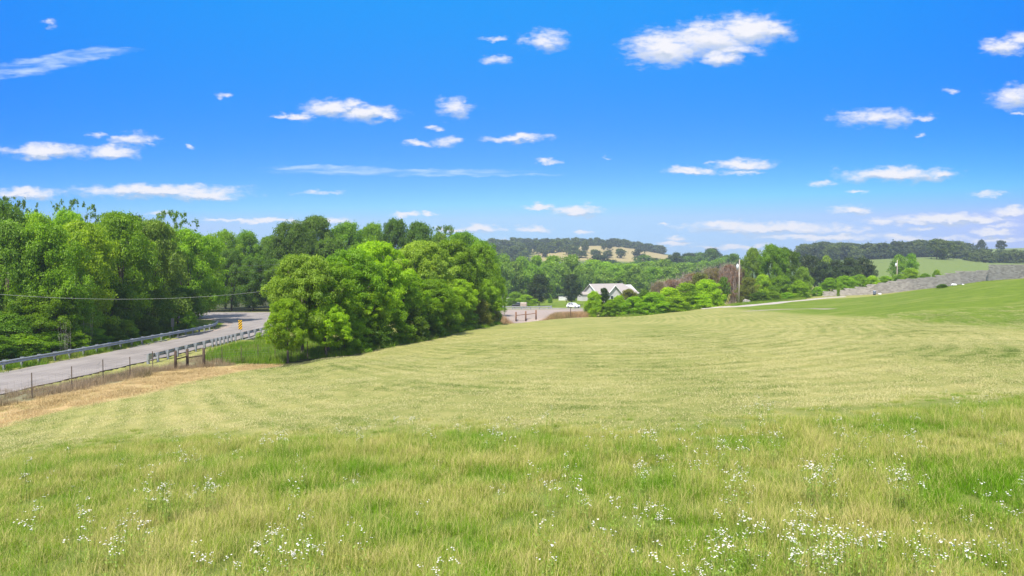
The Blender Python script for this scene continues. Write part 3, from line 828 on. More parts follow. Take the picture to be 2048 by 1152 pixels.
# lawn beyond the far road
tree(1078, 224, 549, 50, 'oval', 'deep', 'dark oval tree on the lawn, left of the two', 'dark lawn trees')
tree(1143, 234, 549, 40, 'oval', 'deep', 'dark oval tree on the lawn left of the house, its trunk showing', 'dark lawn trees')
tree(1052, 219, 590, 44, 'bush', 'bright', 'light green small tree beside the dark oval lawn tree', name='small_tree')
tree(1030, 226, 584, 40, 'bush', 'mid', 'soft green small tree behind the parked pickup', name='small_tree')
tree(1143, 222, 611, 6, 'bush', 'mid', 'tiny round shrub on the lawn under the right dark tree', name='shrub', cat='shrub')
tree(1100, 250, 590, 12, 'bush', 'mid', 'small shrub on the lawn between the two dark trees', name='shrub', cat='shrub')
# behind the gravel track
g = 'trees behind the gravel track'
for a in [
 (1545, 172, 491, 66, 'big', 'mid', 'large dense crown behind the gravel track right of the pole', 'tree'),
 (1570, 176, 497, 60, 'big', 'dark', 'right half of the dense crowns behind the gravel track', 'tree'),
 (1506, 178, 498, 50, 'big', 'soft', 'lighter open crown between the pole and the dense crown', 'tree'),
 (1525, 170, 550, 50, 'bush', 'lime', 'bright bush under the dense crown behind the track', 'bush'),
 (1562, 168, 552, 50, 'bush', 'mid', 'green bush under the right half of the dense crowns', 'bush'),
 (1604, 172, 535, 44, 'bush', 'pale', 'pale tall bush right of the dense crowns', 'bush'),
 (1598, 166, 562, 50, 'bush', 'bright', 'bright bush behind the end of the block wall', 'bush'),
 (1498, 165, 556, 50, 'bush', 'olive', 'olive bush right behind the utility pole', 'bush'),
 (1520, 158, 584, 40, 'bush', 'dark', 'low dark bush beside the gravel track right of the pole', 'bush'),
 (1548, 161, 582, 34, 'bush', 'mid', 'low green bush at the bend of the gravel track', 'bush'),
 (1575, 163, 585, 34, 'bush', 'bright', 'small bright bush above the middle of the gravel track', 'bush'),
 (1635, 172, 574, 34, 'bush', 'bright', 'bush just left of the low end of the block wall', 'bush'),
 (1660, 178, 556, 44, 'bush', 'mid', 'green bush above the low end of the block wall', 'bush'),
 (1690, 180, 552, 44, 'bush', 'bright', 'second bush above the low end of the block wall', 'bush'),
 (1718, 182, 550, 44, 'bush', 'mid', 'third bush behind the block wall', 'bush'),
 (1745, 184, 552, 36, 'bush', 'lime', 'yellow-green bush behind the stepped part of the wall', 'bush'),
 (1772, 186, 552, 36, 'bush', 'bright', 'bright bush left of the small far pole', 'bush'),
 (1822, 190, 537, 44, 'bush', 'bright', 'bright bush right of the small far pole', 'bush'),
 (1850, 186, 547, 30, 'bush', 'mid', 'small bush behind the wall right of the far pole', 'bush'),
 (1873, 184, 540, 22, 'bush', 'bright', 'last small bush peeping over the wall towards the meadow', 'bush'),
 (1800, 205, 548, 30, 'bush', 'mid', 'green bush at the foot of the small far pole', 'bush')]:
    tree(*a[:7], group=g if a[7] == 'tree' else 'bushes behind the track and wall', name=a[7], cat=a[7])
tree(1885, 133.5, 568, 22, 'bush', 'dark', 'small dark bush growing at the foot of the block wall', name='bush', cat='bush')
tree(1677, 163, 564, 7, 'bush', 'bright', 'thin sapling at the low end of the block wall', name='sapling', cat='sapling')
tree(1797, 230, 511, 36, 'mid', 'soft', 'grey-green tree standing behind the small far pole', name='tree')
tree(1822, 236, 509, 30, 'mid', 'mid', 'round tree just right of the small far pole', name='tree')
g = 'dark trees beyond the gravel track'
for a in [(1620, 240, 512, 50), (1645, 235, 524, 50), (1672, 240, 522, 48), (1700, 245, 517, 46), (1727, 250, 517, 40), (1690, 232, 535, 50), (1740, 250, 530, 28)]:
    tree(*a, 'mid', 'deep', 'dark tree in the small grove between the dense crowns and the green meadow', g)
tree(1652, 252, 513, 30, 'mid', 'pale', 'pale yellow-green crown sticking out of the dark grove')

# dead thicket
GREYTWIG = simple('grey_twig', (0.38, 0.33, 0.28), (0.5, 0.45, 0.4), 4, .9)
DT = [dead_np(0).mesh('twigs', DEADWOOD), dead_np(1).mesh('twigs', DEADWOOD), dead_np(2, 16).mesh('twigs', GREYTWIG)]
for i, (px, Y, top, wp, lab) in enumerate([(1345, 172, 556, 64, 'reddish brown bare thicket behind the bright bushes, left part'),
                                           (1385, 176, 543, 60, 'brown bare thicket in the middle behind the bright bushes'),
                                           (1425, 178, 532, 56, 'tall brown bare thicket left of the utility pole'),
                                           (1458, 174, 524, 40, 'brown bare thicket right behind the utility pole wires'),
                                           (1484, 180, 532, 40, 'brown bare thicket directly behind the utility pole'),
                                           (1318, 170, 560, 36, 'low brown bare bush at the left end of the thicket'),
                                           (128, 60.5, 640, 30, 'pale bare twigs low in the left wood above the guardrail'), (172, 66, 615, 34, 'grey bare branches in the shade of the left wood')]):
    x = wx(px, Y); z = Hs(x, Y); t = thing('bare_bush', lab, 'bush', (x, Y, z), 0, 'bare brown bushes')
    o = link('twigs', DT[2 if i > 5 else i % 2], t); wd_ = wp * Y / 1400; o.scale = (wd_ * 1.1, wd_ * 1.1, ray(px, top, Y)[2] - z); o.rotation_euler.z = i * 1.3
    if i < 6:
        o2 = link('leaves', VAR['big'][i % 4][0], t); o2.scale = (wd_, wd_, (ray(px, top, Y)[2] - z) * .92); o2.color = [(0.25, 0.150, 0.115, 1), (0.22, 0.155, 0.085, 1), (0.20, 0.175, 0.075, 1)][i % 3]

tree(1400, 165, 548, 46, 'mid', 'olive', 'dull olive bush growing through the brown thicket', name='bush', cat='bush')
tree(1448, 160, 556, 30, 'mid', 'dark', 'dark green bush in front of the thicket left of the pole', name='bush', cat='bush')
tree(1330, 200, 560, 44, 'mid', 'soft', 'soft green tree standing in the left part of the brown thicket')
# ---- middle distance and hill woods: every tree its own object, shared crowns
def wood(spots, var, tones, label, group):
    for (px, Y, h, wd_) in spots:
        x = wx(px, Y); z = Hs(x, Y)
        L = VAR[var]; cm, tm = L[int(rng.integers(len(L)))]
        t = thing('tree', label, 'tree', (x, Y, z - .1), 0, group); rot = float(rng.uniform(0, 6.28))
        c = GR[tones[int(rng.integers(len(tones)))]]; k = float(rng.uniform(.85, 1.15))
        for nm, me in (('crown', cm), ('trunk', tm)):
            o = link(nm, me, t); o.scale = (wd_, wd_, h); o.rotation_euler = (0, 0, rot); o.color = (c[0] * k, c[1] * k, c[2] * k, 1)


def rows(px0, px1, Y0, Y1, nrow, step_px, h0, h1, w0, w1):
    r = []
    for j in range(nrow):
        Y = Y0 + (Y1 - Y0) * (j / max(nrow - 1, 1)); px = px0 + rng.uniform(0, step_px)
        while px < px1:
            r.append((px, Y + rng.uniform(-.03, .03) * Y, rng.uniform(h0, h1), rng.uniform(w0, w1))); px += step_px * rng.uniform(.75, 1.3)
    return r


wood(rows(1000, 1165, 285, 300, 2, 30, 13, 18, 9, 13), 'mid', ['soft', 'mid', 'olive'], 'leafy tree in the row behind the lawn, left of the house', 'trees behind the lawn')
wood(rows(1165, 1340, 300, 315, 2, 34, 9, 13, 9, 12), 'mid', ['soft', 'mid'], 'leafy tree in the row right behind the house roof', 'trees behind the house')
wood(rows(1000, 1330, 335, 450, 4, 38, 11, 15, 13, 18), 'mid', ['mid', 'bright', 'soft', 'mid'], 'light green tree in the valley wood between house and hill', 'valley wood')
wood(rows(1330, 1480, 400, 470, 3, 32, 12, 16, 12, 16), 'mid', ['soft', 'mid', 'dark'], 'tree of the valley wood behind the brown thicket', 'valley wood behind the thicket')
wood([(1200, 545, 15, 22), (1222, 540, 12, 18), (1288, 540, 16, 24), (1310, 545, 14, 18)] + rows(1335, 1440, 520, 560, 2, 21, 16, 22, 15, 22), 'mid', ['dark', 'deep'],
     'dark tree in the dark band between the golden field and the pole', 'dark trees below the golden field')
wood([(1048, 720, 9, 12), (1040, 760, 11, 14), (1072, 790, 11, 15), (1080, 760, 12, 16), (1108, 800, 11, 15), (1240, 700, 9, 13), (1275, 720, 9, 14), (1190, 690, 8, 14), (1215, 695, 7, 12), (1062, 745, 12, 14), (1100, 760, 11, 16), (1085, 705, 10, 14), (1118, 770, 13, 16), (1138, 735, 10, 14), (1152, 800, 12, 10), (1130, 790, 13, 15), (1147, 700, 10, 14), (1170, 750, 13, 10), (1163, 690, 7, 14), (1207, 800, 8, 8), (1219, 790, 8, 8)],
     'far', ['far', 'bluish'], 'lone hazy tree standing out on the golden hill field', 'single trees on the golden field')
wood([(2001, 640, 12, 9), (1961, 640, 14, 9)], 'far', ['bluish'], 'single upright hazy tree against the far green hilltop', 'single trees on the far right hill')
wood(rows(1860, 1900, 452, 460, 1, 14, 11, 13, 12, 14), 'far', ['far'], 'hazy tree at the upper edge of the green meadow', 'trees at the meadow edge')

# ------------------------------------------------------------------ guardrails
def w_profile():
    # (out, up) of a W beam, 0.31 m high
    return [(0, .155), (.012, .15), (.08, .115), (.08, .075), (.02, .02), (0, 0), (.02, -.02), (.08, -.075), (.08, -.115), (.012, -.15), (0, -.155)]


def rail_mesh(pts, side):
    """pts: world points of the beam centre line; the W bulges towards side (+1/-1 in x)"""
    pr = w_profile(); vs = []; fs = []; n = len(pr)
    P = [Vector(p) for p in pts]
    for i, p in enumerate(P):
        t = (P[min(i + 1, len(P) - 1)] - P[max(i - 1, 0)]); t.z = 0; t.normalize(); o = Vector((t.y, -t.x, 0)) * side
        for a, b in pr: vs.append(p + o * a + Vector((0, 0, b)))
        for a, b in pr: vs.append(p + o * (a - .006) + Vector((0, 0, b)))
    for i in range(len(P) - 1):
        for k in range(n - 1):
            a = i * 2 * n + k; b = a + 2 * n; fs.append((a, b, b + 1, a + 1)); a += n; b += n; fs.append((a, a + 1, b + 1, b))
    m = MB(); m.add(vs, fs); return m


def guardrail(label, line, side, spac, endshoe=False):
    """line: plan points; side +1: beam faces +x (towards its traffic)"""
    ln = np.array(line, float); d = np.concatenate([[0], np.cumsum(np.hypot(*np.diff(ln, axis=0).T))])
    x0, y0 = ln[0]; t = thing('guardrail', label, 'guardrail', (x0, y0, Hs(x0, y0)), 0, 'guardrails of the near road'); off = Vector(t.location)
    s = np.linspace(0, d[-1], max(int(d[-1] / 0.95), 8)); xs = np.interp(s, d, ln[:, 0]); ys = np.interp(s, d, ln[:, 1])
    rz = np.interp(ys, [p[1] for p in ROADC], [p[2] for p in ROADC]) + CZ
    pts = [Vector((x, y, z + .58)) - off for x, y, z in zip(xs, ys, rz)]
    b = rail_mesh(pts, side).build('rail_beam', GALV, t, True)
    for i, sp in enumerate(spac(d[-1])):
        x = np.interp(sp, d, ln[:, 0]); y = np.interp(sp, d, ln[:, 1]); z = np.interp(y, [p[1] for p in ROADC], [p[2] for p in ROADC]) + CZ
        m = MB(); c = Vector((x - side * .20, y, z)) - off
        m.box(c + Vector((0, -.07, .30)), (.15, .012, .95)); m.box(c + Vector((0, .07, .30)), (.15, .012, .95)); m.box(c + Vector((0, 0, .30)), (.012, .128, .95))
        p_ = m.build('post', GALVPOST, t)
        m = MB(); m.box(c + Vector((side * .135, 0, .58)), (.11, .16, .36)); m.build('blockout', GALVPOST, p_)
    if endshoe:
        p0 = pts[0]
        m = MB(); m.box(p0 + Vector((0.05, -.25, -.02)), (.06, .95, .50)); m.box(p0 + Vector((.09, -.68, -.02)), (.16, .06, .50)); m.build('end_plate', GALV, t, bevel=.01)
        m = MB(); m.box(p0 + Vector((.0, -.45, -.42)), (.18, .18, .5)); m.build('end_foot', GALVPOST, t)
    return t


RZ = lambda y: float(np.interp(y, [p[1] for p in ROADC], [p[2] for p in ROADC])) + CZ
guardrail('long silvery guardrail along the far left side of the road, in front of the wood', [(-38.3, 30), (-38.15, 43), (-37.9, 60), (-37.6, 75), (-37.7, 84), (-38.3, 90), (-39.6, 94)], 1,
          lambda L: list(np.arange(0.5, 20, 3.81)) + list(np.arange(20.5, L, 1.905)))
guardrail('guardrail on the near side of the road, seen from behind, running onto the bridge', [(-29.3, 56.6), (-29.6, 62), (-29.75, 70), (-29.75, 80), (-29.75, 89)], -1,
          lambda L: list(np.arange(0.8, 12, 1.905)) + list(np.arange(12.2, 17, 0.95)) + list(np.arange(18, L, 1.905)), True)
# bridge
b = thing('bridge', 'low concrete road bridge over the creek, dark beneath, beside the striped sign', 'bridge', (-33.5, 81, RZ(81)))
m = MB(); m.box((4.05, 0.5, -.22), (.50, 21, .44)); m.box((4.35, .5, -.42), (.14, 21, .2)); m.build('deck_edge', CONC, b, bevel=.02)
m = MB(); m.box((-4.15, -3, -.10), (.45, 19, .34)); m.build('kerb', CONC, b, bevel=.02)
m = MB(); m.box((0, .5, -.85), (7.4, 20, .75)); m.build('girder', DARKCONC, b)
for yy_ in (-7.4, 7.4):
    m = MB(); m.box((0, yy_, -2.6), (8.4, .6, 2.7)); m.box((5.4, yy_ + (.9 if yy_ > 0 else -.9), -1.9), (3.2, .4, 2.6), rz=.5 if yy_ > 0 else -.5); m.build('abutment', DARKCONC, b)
# far guardrail
t = thing('guardrail', 'distant thin guardrail on the pale road behind the field', 'guardrail', (-8, 200.5, Hs(-8, 200.5)))
off = Vector(t.location)
xs = np.linspace(-16, 11.0, 20); P_ = [Vector((x, 200.5 + .02 * x, Hs(x, 200.5) + .78)) - off for x in xs]
m = MB()
for a_, b_ in zip(P_[:-1], P_[1:]):
    m.box((a_ + b_) / 2, ((b_ - a_).length + .01, .05, .34), rz=math.atan2((b_ - a_).y, (b_ - a_).x))
m.build('rail_beam', GALV, t)
for x in np.arange(-15.5, 11, 2.6):
    m = MB(); m.box(Vector((x, 200.7 + .02 * x, Hs(x, 200.7) + .42)) - off, (.22, .2, 1.15)); m.build('post', GALVPOST, t)
m = MB(); m.box(Vector((11.2, 200.6, Hs(11.2, 200.6) + .65)) - off, (.5, .3, .75)); m.build('end_plate', GALVPOST, t)

# ------------------------------------------------------------------ field fence
def fence_line():
    posts = [(-6, 812), (64, 797), (145, 782), (206, 764), (260, 757), (306, 741)]
    wood_ = [(351, 740), (375, 736), (408, 734)]
    more = [(444, 730), (483, 727), (516, 724), (550, 722), (583, 722), (615, 718), (650, 714), (690, 708)]
    h0 = hit(64, 797); t = thing('wire_fence', 'woven wire fence on steel posts with dark wooden brace posts between road and field', 'fence', h0)
    off = Vector(h0); allp = []
    for i, (a, b_) in enumerate(posts + wood_ + more):
        h = Vector(hit(a, b_)); allp.append(h); isw = (a, b_) in wood_
        m = MB(); c = h - off; lean = Vector((math.sin(i * 2.3) * .03, math.cos(i * 1.7) * .03, 0))
        if isw:
            m.tube([c - Vector((0, 0, .2)), c + Vector((0, 0, .7)) + lean * .5, c + Vector((0, 0, 1.42)) + lean], [.105, .10, .095], 10)
            m.build('brace_post', WOODPOST, t, True)
        else:
            m.box(c + Vector((0, 0, .68)) + lean * .5, (.055, .012, 1.45)); m.box(c + Vector((0, .018, .68)) + lean * .5, (.012, .035, 1.45))
            for k in range(12): m.box(c + Vector((0, -.01, .2 + k * .1)) + lean * .5, (.03, .014, .015))
            m.build('steel_post', TPOST, t)
    for a, b_ in ((6, 7), (7, 8)):
        p, q = allp[a] - off, allp[b_] - off
        m = MB(); m.tube([p + Vector((0, 0, .78)), q + Vector((0, 0, .88))], .05, 8); m.build('brace_rail', WOODPOST, t, True)
    m = MB()
    for p, q in zip(allp[:-1], allp[1:]):
        p = p - off; q = q - off; L = (q - p).length
        for z in (.12, .26, .40, .56, .74, .94, 1.14):
            m.tube([p + Vector((0, 0, z)), (p + q) / 2 + Vector((0, 0, z - .015)), q + Vector((0, 0, z))], .0035, 3, False)
        k = int(L / .32)
        for i in range(k):
            c = p.lerp(q, (i + .5) / k); m.tube([c + Vector((0, 0, .1)), c + Vector((0, 0, 1.14))], .0028, 3, False)
    m.build('wire_mesh', WIRE, t)
    return allp


FP = fence_line()
# far brace posts
t = thing('wooden_fence', 'three rusty brown brace posts with rails at the far end of the mown field', 'fence', hit(1032, 641.5))
off = Vector(t.location); pp = []
RUSTW = simple('brown_fence_wood', (0.16, 0.075, 0.035), (0.25, 0.13, 0.07), 6, .9)
for px, py in ((1032, 641.5), (1051.5, 640), (1072, 638.5)):
    h = Vector(hit(px, py)); pp.append(h - off); m = MB(); m.tube([h - off - Vector((0, 0, .2)), h - off + Vector((0, 0, 1.65))], .14, 8); m.build('post', RUSTW, t, True)
for a_, b_ in zip(pp[:-1], pp[1:]):
    m = MB(); m.tube([a_ + Vector((0, 0, 1.0)), b_ + Vector((0, 0, 1.05))], .07, 6); m.build('rail', RUSTW, t)
t = thing('fence_post', 'single thin grey post standing at the far field edge left of the bright bushes', 'post', hit(1141, 636))
m = MB(); m.tube([(0, 0, -.2), (0, 0, 1.1), (0.01, 0, 2.1)], [.07, .065, .06], 8); m.build('post', WOODPOST, t)

# ------------------------------------------------------------------ signs
def stripes():
    m, n, out = new_mat('striped_marker')
    g_ = n.new('ShaderNodeTexCoord').outputs['Object']; s_ = n.new('ShaderNodeSeparateXYZ'); n.put(s_.inputs[0], g_)
    d_ = n.math('SUBTRACT', s_.outputs[2], n.math('MULTIPLY', s_.outputs[0], 1.0))
    f_ = n.math('GREATER_THAN', n.math('FRACT', n.math('MULTIPLY', d_, 1 / .26)), .5)
    c = n.mix(f_, (0.80, 0.46, 0.01), (0.012, 0.012, 0.012))
    n.put(out.inputs[0], principled(n, c, .45, 0, .4).outputs[0]); return m


def plate(name, w_, h_, mat, parent, loc, r=.03):
    m = MB(); pr = []
    for cx_, cz_, a0 in ((w_ / 2 - r, h_ / 2 - r, 0), (-w_ / 2 + r, h_ / 2 - r, 90), (-w_ / 2 + r, -h_ / 2 + r, 180), (w_ / 2 - r, -h_ / 2 + r, 270)):
        for k in range(4): a = math.radians(a0 + k * 30); pr.append((cx_ + r * math.cos(a), cz_ + r * math.sin(a)))
    n = len(pr); m.add([(x, -.003, z) for x, z in pr] + [(x, .003, z) for x, z in pr], [tuple(range(n)), tuple(range(n, 2 * n))[::-1]] + [(i, (i + 1) % n, n + (i + 1) % n, n + i) for i in range(n)])
    o = m.build(name, mat, parent); o.location = loc; return o


Y = 71.5; x = wx(479.5, Y); z = RZ(Y) - .35
t = thing('marker_sign', 'yellow and black diagonally striped marker sign at the bridge guardrail', 'sign', (x, Y, z))
zc = ray(479.5, 649.5, Y)[2] - z
plate('panel', .38, .98, stripes(), t, (0, -.03, zc))
m = MB(); m.box((0, 0.01, (zc + .4) / 2 - .1), (.06, .03, zc + .6)); m.build('post', GALVPOST, t)
Y = 80.5; x = wx(344, Y); z = RZ(Y) - .3
t = thing('road_sign', 'narrow grey road sign seen from behind at the edge of the left wood', 'sign', (x, Y, z))
zc = ray(344, 645, Y)[2] - z
plate('panel', .36, .98, simple('sign_back', (.20, .19, .18), (.25, .24, .23), 4, .6), t, (0, -.03, zc))
m = MB(); m.box((0, 0.01, (zc + .3) / 2 - .1), (.07, .03, zc + .4)); m.build('post', GALVPOST, t)

# ------------------------------------------------------------------ utility poles and lines
POLEW = simple('grey_pole_wood', (0.30, 0.25, 0.20), (0.46, 0.41, 0.35), 5, .9, stretch=(3, 3, .3))
TRANS = simple('transformer_grey', (0.55, 0.57, 0.60), (0.62, 0.64, 0.66), 3, .4)
LINE = simple('cable', (0.10, 0.11, 0.11), (0.14, 0.15, 0.14), 3, .6)
LINEL = simple('pale_cable', (0.22, 0.24, 0.21), (0.27, 0.28, 0.26), 3, .5)


def pole(px, py, Y, top, label, r=.15):
    x = wx(px, Y); z = Hs(x, Y); h = ray(px, top, Y)[2] - z
    t = thing('utility_pole', label, 'utility pole', (x, Y, z), 0)
    m = MB(); m.tube([(0, 0, -.3), (0, 0, h * .5), (0, 0, h)], [r, r * .85, r * .66], 12); m.build('pole', POLEW, t, True)
    m = MB(); m.tube([(-.42, -.1, h - 2.1), (-.42, -.1, h - 1.1)], .24, 14); m.tube([(-.42, -.1, h - 1.1), (-.42, -.1, h - .95)], [.18, .12], 12); k = m.build('transformer', TRANS, t, True)
    m = MB(); m.tube([(-.42, -.1, h - .95), (-.42, -.1, h - .72)], [.045, .03], 8); m.build('bushing', GALV, k)
    m = MB(); m.box((-.2, -.05, h - 1.35), (.4, .05, .08)); m.build('bracket', GALVPOST, t)
    m = MB(); m.tube([(0, 0, h), (0, 0, h + .22)], [.05, .03], 8); m.build('insulator', GALV, t)
    return Vector((x, Y, z + h))


p1 = pole(1478.5, 604, 149, 519, 'tall grey utility pole with a transformer beside the gravel track')
p2 = pole(1794, 552, 215, 520, 'small distant utility pole behind the block wall', .16)


def cable(label, a, b_, sag, r=.012, n=28, mat=None, name='cable'):
    a, b_ = Vector(a), Vector(b_); t = thing(name, label, 'cable', a)
    pts = []
    for i in range(n + 1):
        s_ = i / n; p_ = a.lerp(b_, s_) - a; p_.z -= sag * 4 * s_ * (1 - s_); pts.append(p_)
    m = MB(); m.tube(pts, r, 5, False); m.build('wire', mat or LINE, t); return t


cable('sagging pale cable crossing in front of the left wood', ray(-260, 560, 46), ray(640, 566, 62), 1.35, .013, 40, LINEL)
cable('thin power line from the tall pole to the distant small pole', p1, p2, 1.6, .012)
cable('thin power line from the tall pole towards the house', p1 + Vector((-.1, 0, -.2)), ray(1290, 560, 190), 1.5, .012)
cable('upper thin power line behind the creek trees', ray(380, 528, 100), ray(600, 524, 100), .4, .010)
cable('lower thin power line behind the creek trees', ray(380, 543, 100), ray(600, 533, 100), .4, .010)
YEL = simple('guy_guard', (0.55, 0.48, 0.16), (0.6, 0.52, 0.2), 3, .6)
for i, (px0, px1) in enumerate(((1452, 1458), (1455, 1461))):
    a_ = Vector(ray(px0, 597, 152)); a_.z = Hs(a_.x, a_.y); t = thing('guy_wire', ['outer', 'inner'][i] + ' guy wire with a yellow sleeve left of the tall pole', 'guy wire', a_)
    m = MB(); e = p1 - a_; m.tube([(0, 0, 0), e * .93], .012, 4); m.build('wire', LINE, t)
    m = MB(); m.tube([e * .02, e * .24], .05, 6); m.build('sleeve', YEL, t)
# stone by the pole
def rock(px, py, w_, h_, label, mat):
    h = hit(px, py); bm = bmesh.new(); bmesh.ops.create_icosphere(bm, subdivisions=3, radius=1)
    for v in bm.verts:
        k = 1 + .18 * math.sin(v.co.x * 4 + px) + .14 * math.sin(v.co.y * 5 + v.co.z * 3); v.co *= k
        v.co = Vector((v.co.x * w_ / 2, v.co.y * w_ / 2.4, max(v.co.z, -.3) * h_ * .6 + .1))
    me = bpy.data.meshes.new('rock'); bm.to_mesh(me); bm.free(); me.materials.append(mat)
    return tag(link('rock', me, None, h), label, 'rock')


rock(1493, 607, 1.5, 1.3, 'grey boulder beside the gravel track near the tall pole', CONC)

# ------------------------------------------------------------------ block wall
def block_wall():
    m_, n, out = new_mat('concrete_block')
    pos = n.new('ShaderNodeNewGeometry').outputs['Position']
    r = n.attr('rnd'); a = n.noise(pos, .6, 4, .6); b_ = n.noise(pos, 9, 4, .6)
    c = n.mix(r, (0.28, 0.25, 0.225), (0.46, 0.415, 0.375)); c = n.mix(n.ramp(a, .45, .75, 0, .55), c, (0.42, 0.38, 0.33)); c = n.mix(n.ramp(b_, .5, .8, 0, .35), c, (0.15, 0.135, 0.125))
    n.put(out.inputs[0], principled(n, c, .95, 0, .15, b_, .4, .03).outputs[0])
    def seg(tops, bases, courses_h, label, T=.6):
        P = []
        for px, py, Y in bases: P.append(Vector((wx(px, Y), Y, Hs(wx(px, Y), Y))))
        tp = [ray(px, py, Y)[2] for px, py, Y in tops]; tx = [wx(px, Y) for px, py, Y in tops]
        d = [0]
        for i in range(1, len(P)): d.append(d[-1] + (P[i] - P[i - 1]).xy.length)
        L = d[-1]; bl = .62; hh = courses_h; nb_ = int(L / bl)
        t = thing('block_wall', label, 'wall', P[0]); off = Vector(P[0]); V = []; F = []; R = []; rs = random.Random(5)
        zmin = min(p.z for p in P) - .6
        # steps are 3 blocks long at least
        for i in range(nb_):
            sidx = (i // 4 * 4 + 2) * bl
            xs_ = np.interp(min(sidx, L), d, [p.x for p in P]); ztop = float(np.interp(xs_, tx, tp))
            nC = int(round((ztop - zmin) / hh))
            s0 = i * bl
            gz = float(np.interp(s0, d, [p.z for p in P])) - .5
            for k in range(nC):
                z0 = zmin + k * hh
                if z0 + hh < gz: continue
                sh = (k % 2) * bl / 2
                sa, sb = s0 + sh + .006, s0 + sh + bl - .006
                pa = Vector((np.interp(sa, d, [p.x for p in P]), np.interp(sa, d, [p.y for p in P]), 0)); pb = Vector((np.interp(sb, d, [p.x for p in P]), np.interp(sb, d, [p.y for p in P]), 0))
                dr = (pb - pa)
                if dr.length < .05: continue
                dr.normalize(); nn = Vector((dr.y, -dr.x, 0)); batter = -k * .012; jo = rs.uniform(-.01, .012)
                q0 = pa + nn * (jo + batter) - off; q1 = pb + nn * (jo + batter) - off; q2 = q1 - nn * T; q3 = q0 - nn * T
                g_ = len(V)
                for q in (q0, q1, q2, q3): V.append((q.x, q.y, z0 - off.z + .006))
                for q in (q0, q1, q2, q3): V.append((q.x, q.y, z0 + hh - off.z - .006 + (rs.uniform(0, .03) if k == nC - 1 else 0)))
                F += [(g_, g_ + 1, g_ + 5, g_ + 4), (g_ + 1, g_ + 2, g_ + 6, g_ + 5), (g_ + 2, g_ + 3, g_ + 7, g_ + 6), (g_ + 3, g_, g_ + 4, g_ + 7), (g_ + 4, g_ + 5, g_ + 6, g_ + 7)]
                R += [rs.random()] * 8
        link('blocks', mesh_np('blocks', V, F, m_, {'rnd': R}), t)
        # coping blocks lying loose along the top of each step
        return t
    B1 = [(1645, 593, 166), (1748, 589, 157), (1822, 581, 148), (1917, 570, 136), (1979, 562, 128.2)]
    T1 = [(1645, 584, 166), (1703, 577, 161), (1762, 565.5, 155.6), (1803, 558, 150.5), (1858, 553, 143.5), (1893, 545.5, 139), (1976, 541, 128.5)]
    seg(T1, B1, .21, 'long stepped grey block wall climbing the green slope')
    B2 = [(1974, 562, 128), (2048, 556, 119), (2200, 545, 108)]
    T2 = [(1976, 528.5, 128), (2015, 526.5, 123), (2048, 524, 119), (2200, 516, 108)]
    seg(T2, B2, .21, 'taller grey block wall section at the right edge')


block_wall()
WHITE = simple('white_plastic', (0.72, 0.72, 0.72), (0.8, 0.8, 0.8), 3, .5)
BLUEP = simple('blue_grey_plastic', (0.10, 0.12, 0.17), (0.14, 0.17, 0.22), 3, .5)


def sack(px, py, L, label, name='white_bag'):
    h = hit(px, py); m = MB()
    t = thing(name, label, 'bag', h)
    bm = bmesh.new(); bmesh.ops.create_icosphere(bm, subdivisions=3, radius=.5)
    for v in bm.verts:
        v.co *= 1 + .15 * math.sin(v.co.x * 9 + px) + .1 * math.sin(v.co.y * 11); v.co = Vector((v.co.x * L, v.co.y * L * .6, v.co.z * L * .5 + L * .18))
    me = bpy.data.meshes.new('sack'); bm.to_mesh(me); bm.free(); me.materials.append(WHITE); me.polygons.foreach_set('use_smooth', [True] * len(me.polygons)); link('sack', me, t); return t


sack(1908, 571.5, .95, 'white heap beside the small dark bush at the wall foot'); sack(1926, 570, .45, 'small white scrap at the wall foot towards the taller section')
sack(1760, 589.5, .75, 'white bag beside the blue drum at the wall foot')
h = hit(1749, 590); t = thing('drum', 'blue-grey drum standing at the foot of the block wall', 'drum', h)
m = MB(); m.tube([(0, 0, 0), (0, 0, .3), (0, 0, .32), (0, 0, .34), (0, 0, .62), (0, 0, .64), (0, 0, .66), (0, 0, .95)], [.29, .29, .31, .29, .29, .31, .29, .29], 16); m.build('barrel', BLUEP, t, True)
m = MB(); m.tube([(0, 0, .95), (0, 0, .99)], .3, 16); m.build('lid', WHITE, t)

# ------------------------------------------------------------------ house
SIDING = simple('pale_siding', (0.52, 0.49, 0.48), (0.58, 0.55, 0.54), 1, .6, stretch=(.2, .2, 12), bdist=.01)
TRIM = simple('white_trim', (0.75, 0.74, 0.72), (0.8, 0.79, 0.77), 2, .5)
SHINGLE = simple('roof_shingle', (0.30, 0.262, 0.24), (0.38, 0.34, 0.315), 5, .95, stretch=(1, 1, 4), bdist=.02)
GLASS, n_, o_ = new_mat('window_glass'); n_.put(o_.inputs[0], principled(n_, (0.03, 0.04, 0.05), .08, 0, .6).outputs[0])


